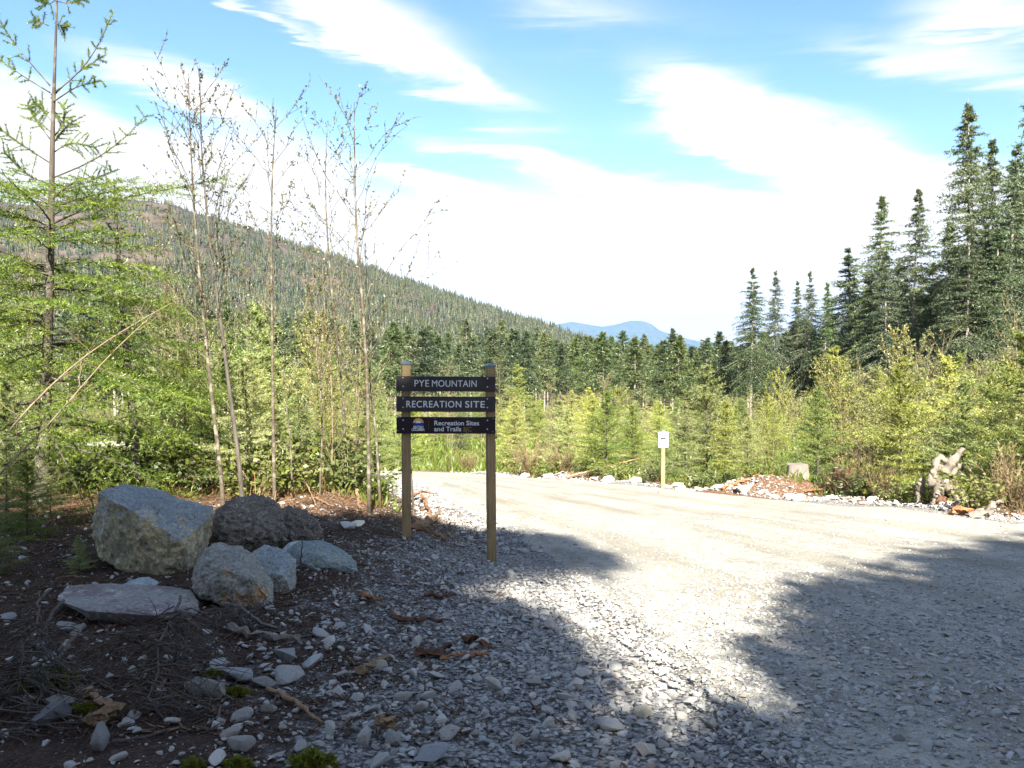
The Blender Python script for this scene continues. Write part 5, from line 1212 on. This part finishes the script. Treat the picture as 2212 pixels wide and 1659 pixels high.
def moss_clump(u, v, w, label):
    p = gpt(u, v, 20); s = w*(p-cam.location).length/1804; rng = np.random.default_rng(int(u+v)); n = 1500
    d = nrm(rng.normal(size=(n, 3))); d[:, 2] = np.abs(d[:, 2]); c = d*np.array([s*.5, s*.42, s*.33])*(.75+.3*rng.random((n, 1)))*(1+.25*np.sin(d[:, :1]*7+d[:, 1:2]*5))
    V, F = leaves(c, d+rng.normal(size=(n, 3))*.5, s*.16, s*.06, rng)
    tag(link('moss_clump', mesh_np('moss_clump', V, F, M['moss']), None, (p.x, p.y, p.z-.005)), label, 'moss', 'moss clumps among the stones')
for a in ((455, 1460, 32, 'small moss tuft left of the grey-green stone'), (512, 1502, 40, 'moss tuft right of the broad grey stone'), (81, 1480, 70, 'moss clump under the dead twigs, leftmost of the pair'), (125, 1476, 60, 'moss clump under the dead twigs, right one of the pair'),
          (414, 1655, 36, 'small moss tuft at the bottom edge, leftmost there'), (512, 1656, 44, 'moss tuft at the bottom edge between two others'), (671, 1660, 74, 'largest yellow-green moss clump at the bottom edge'), (182, 1535, 36, 'dull moss tuft below the broken plank'), (796, 1088, 26, 'yellow moss at the foot of the tallest sapling')): moss_clump(*a)

# stumps and the root wad beyond the road
def stump(u, v, y, w, h, label, mat, seed):
    p = at(u, v, y); z = float(gz(p.x, y)); r = w/1804*y/2; hh = h/1804*y; rng = np.random.default_rng(seed); m = 18; V = []; F = []
    rings = [(0, 1.5), (.2, 1.18), (.55, 1.0), (.9, .93), (1.0, .9)]
    for f, k in rings:
        for j in range(m):
            a = 6.283*j/m; rr = r*k*(1+.16*math.sin(3*a+seed)+.10*math.sin(7*a+2*seed)); V.append((rr*math.cos(a), rr*math.sin(a), hh*f-.08+(hh*.22*rng.random() if f == 1. else 0)))
    for i in range(len(rings)-1): F += [(i*m+j, i*m+(j+1) % m, (i+1)*m+(j+1) % m, (i+1)*m+j) for j in range(m)]
    root = thing('tree_stump', label, 'stump', (p.x, y, z), 'stumps beyond the road'); link('stump_bark', mesh_np('stump_bark', V, F, M[mat], smooth=True), root)
    b = (len(rings)-1)*m; T = [V[b+j] for j in range(m)]+[(0, 0, hh*.98)]; link('cut_face', mesh_np('cut_face', T, [(j, (j+1) % m, m) for j in range(m)], M[mat]), root)
stump(1721, 1012, 19.0, 46, 40, 'weathered grey stump on the bark mound beyond the road', 'grey_wood', 3)
stump(1822, 1018, 18.6, 44, 46, 'reddish brown stump right of the weathered grey one', 'red_wood', 5)
stump(1664, 1008, 19.4, 14, 26, 'small pale broken stub left of the weathered grey stump', 'peeled', 9)
M['wad'] = wood_mat('root_wad_wood', (.09, .076, .063), (.23, .20, .165))
def root_wad():
    Y = 14.3; b = at(2030, 1110, Y); b.z = float(gz(b.x, Y)); root = thing('root_wad', 'upturned grey root wad with twisted roots at the right road edge', 'stump', b); q = Y/1804; rng = np.random.default_rng(5)
    def P(u, v, d=0): return np.array([(u-2030)*q, d, (1110-v)*q])
    def limb(name, pts, r0, r1, mat='wad'):
        T = resample(np.array([P(*p) for p in pts]), 14); T[1:-1] += rng.normal(size=(12, 3))*.012; R_ = np.linspace(r0, r1, 14)*(1+.25*rng.normal(size=14)); V, F = tube(resample(T, 40), np.interp(np.linspace(0, 13, 40), range(14), np.abs(R_)), 14); V = V+np.array([mnoise.noise_vector(Vector(v*9)) for v in V])*.035+np.array([mnoise.noise_vector(Vector(v*28)) for v in V])*.014
        link(name, mesh_np(name, V, F, M[mat], smooth=True), root)
    limb('trunk_stub', [(2040, 1112, .1), (2035, 1070, .05), (2040, 1035, 0), (2062, 1005, -.05), (2076, 990, -.05)], .16, .06)
    limb('root', [(2025, 1085, -.1), (2000, 1062, -.18), (1992, 1048, -.15), (2010, 1034, -.1), (2032, 1030, 0)], .075, .05)
    limb('root', [(2005, 1050, -.15), (2012, 1022, -.12), (2022, 1010, -.05), (2040, 1016, 0)], .06, .04)
    limb('root', [(2030, 1060, -.1), (2042, 1080, -.22), (2058, 1100, -.25), (2062, 1118, -.2)], .075, .045)
    limb('root', [(2020, 1075, -.1), (2004, 1092, -.25), (1996, 1112, -.25)], .07, .03)
    limb('root', [(2050, 1050, 0), (2070, 1040, .1), (2085, 1022, .15)], .06, .02)
    limb('root', [(2015, 1095, -.15), (2030, 1105, -.3), (2050, 1116, -.3)], .06, .04, 'red_wood')
    limb('root', [(1995, 1060, .05), (1990, 1085, .1), (1985, 1112, .1)], .05, .03)
root_wad()
stick('snag', 'thin pale snag standing left of the root wad', [(1990, 1078), (1991, 1077), (1993, 1076)], .03, 'grey_wood', rise=(0, .3, .75))

# the wood that fills the valley behind the forest edge reads as one mass
def valley_forest():
    n = 1500; az = RNG.uniform(-.62, .62, n); r = 150+300*RNG.random(n)**.8; x, y = np.sin(az)*r, np.cos(az)*r; z = gz(x, y)
    keep = (RNG.random(n) < .95); P = np.stack([x, y, z-.3], 1)[keep]; m = len(P); sc = .72+.38*RNG.random(m)
    srcs = [bpy.data.objects.new('conifer', q[1]) for q in DARK]
    scatter('valley_forest', P, np.stack([sc*1.15, sc*1.15, sc], 1), np.stack([np.zeros(m), np.zeros(m), RNG.random(m)*6.28], 1), RNG.integers(0, len(srcs), m), srcs)
valley_forest()
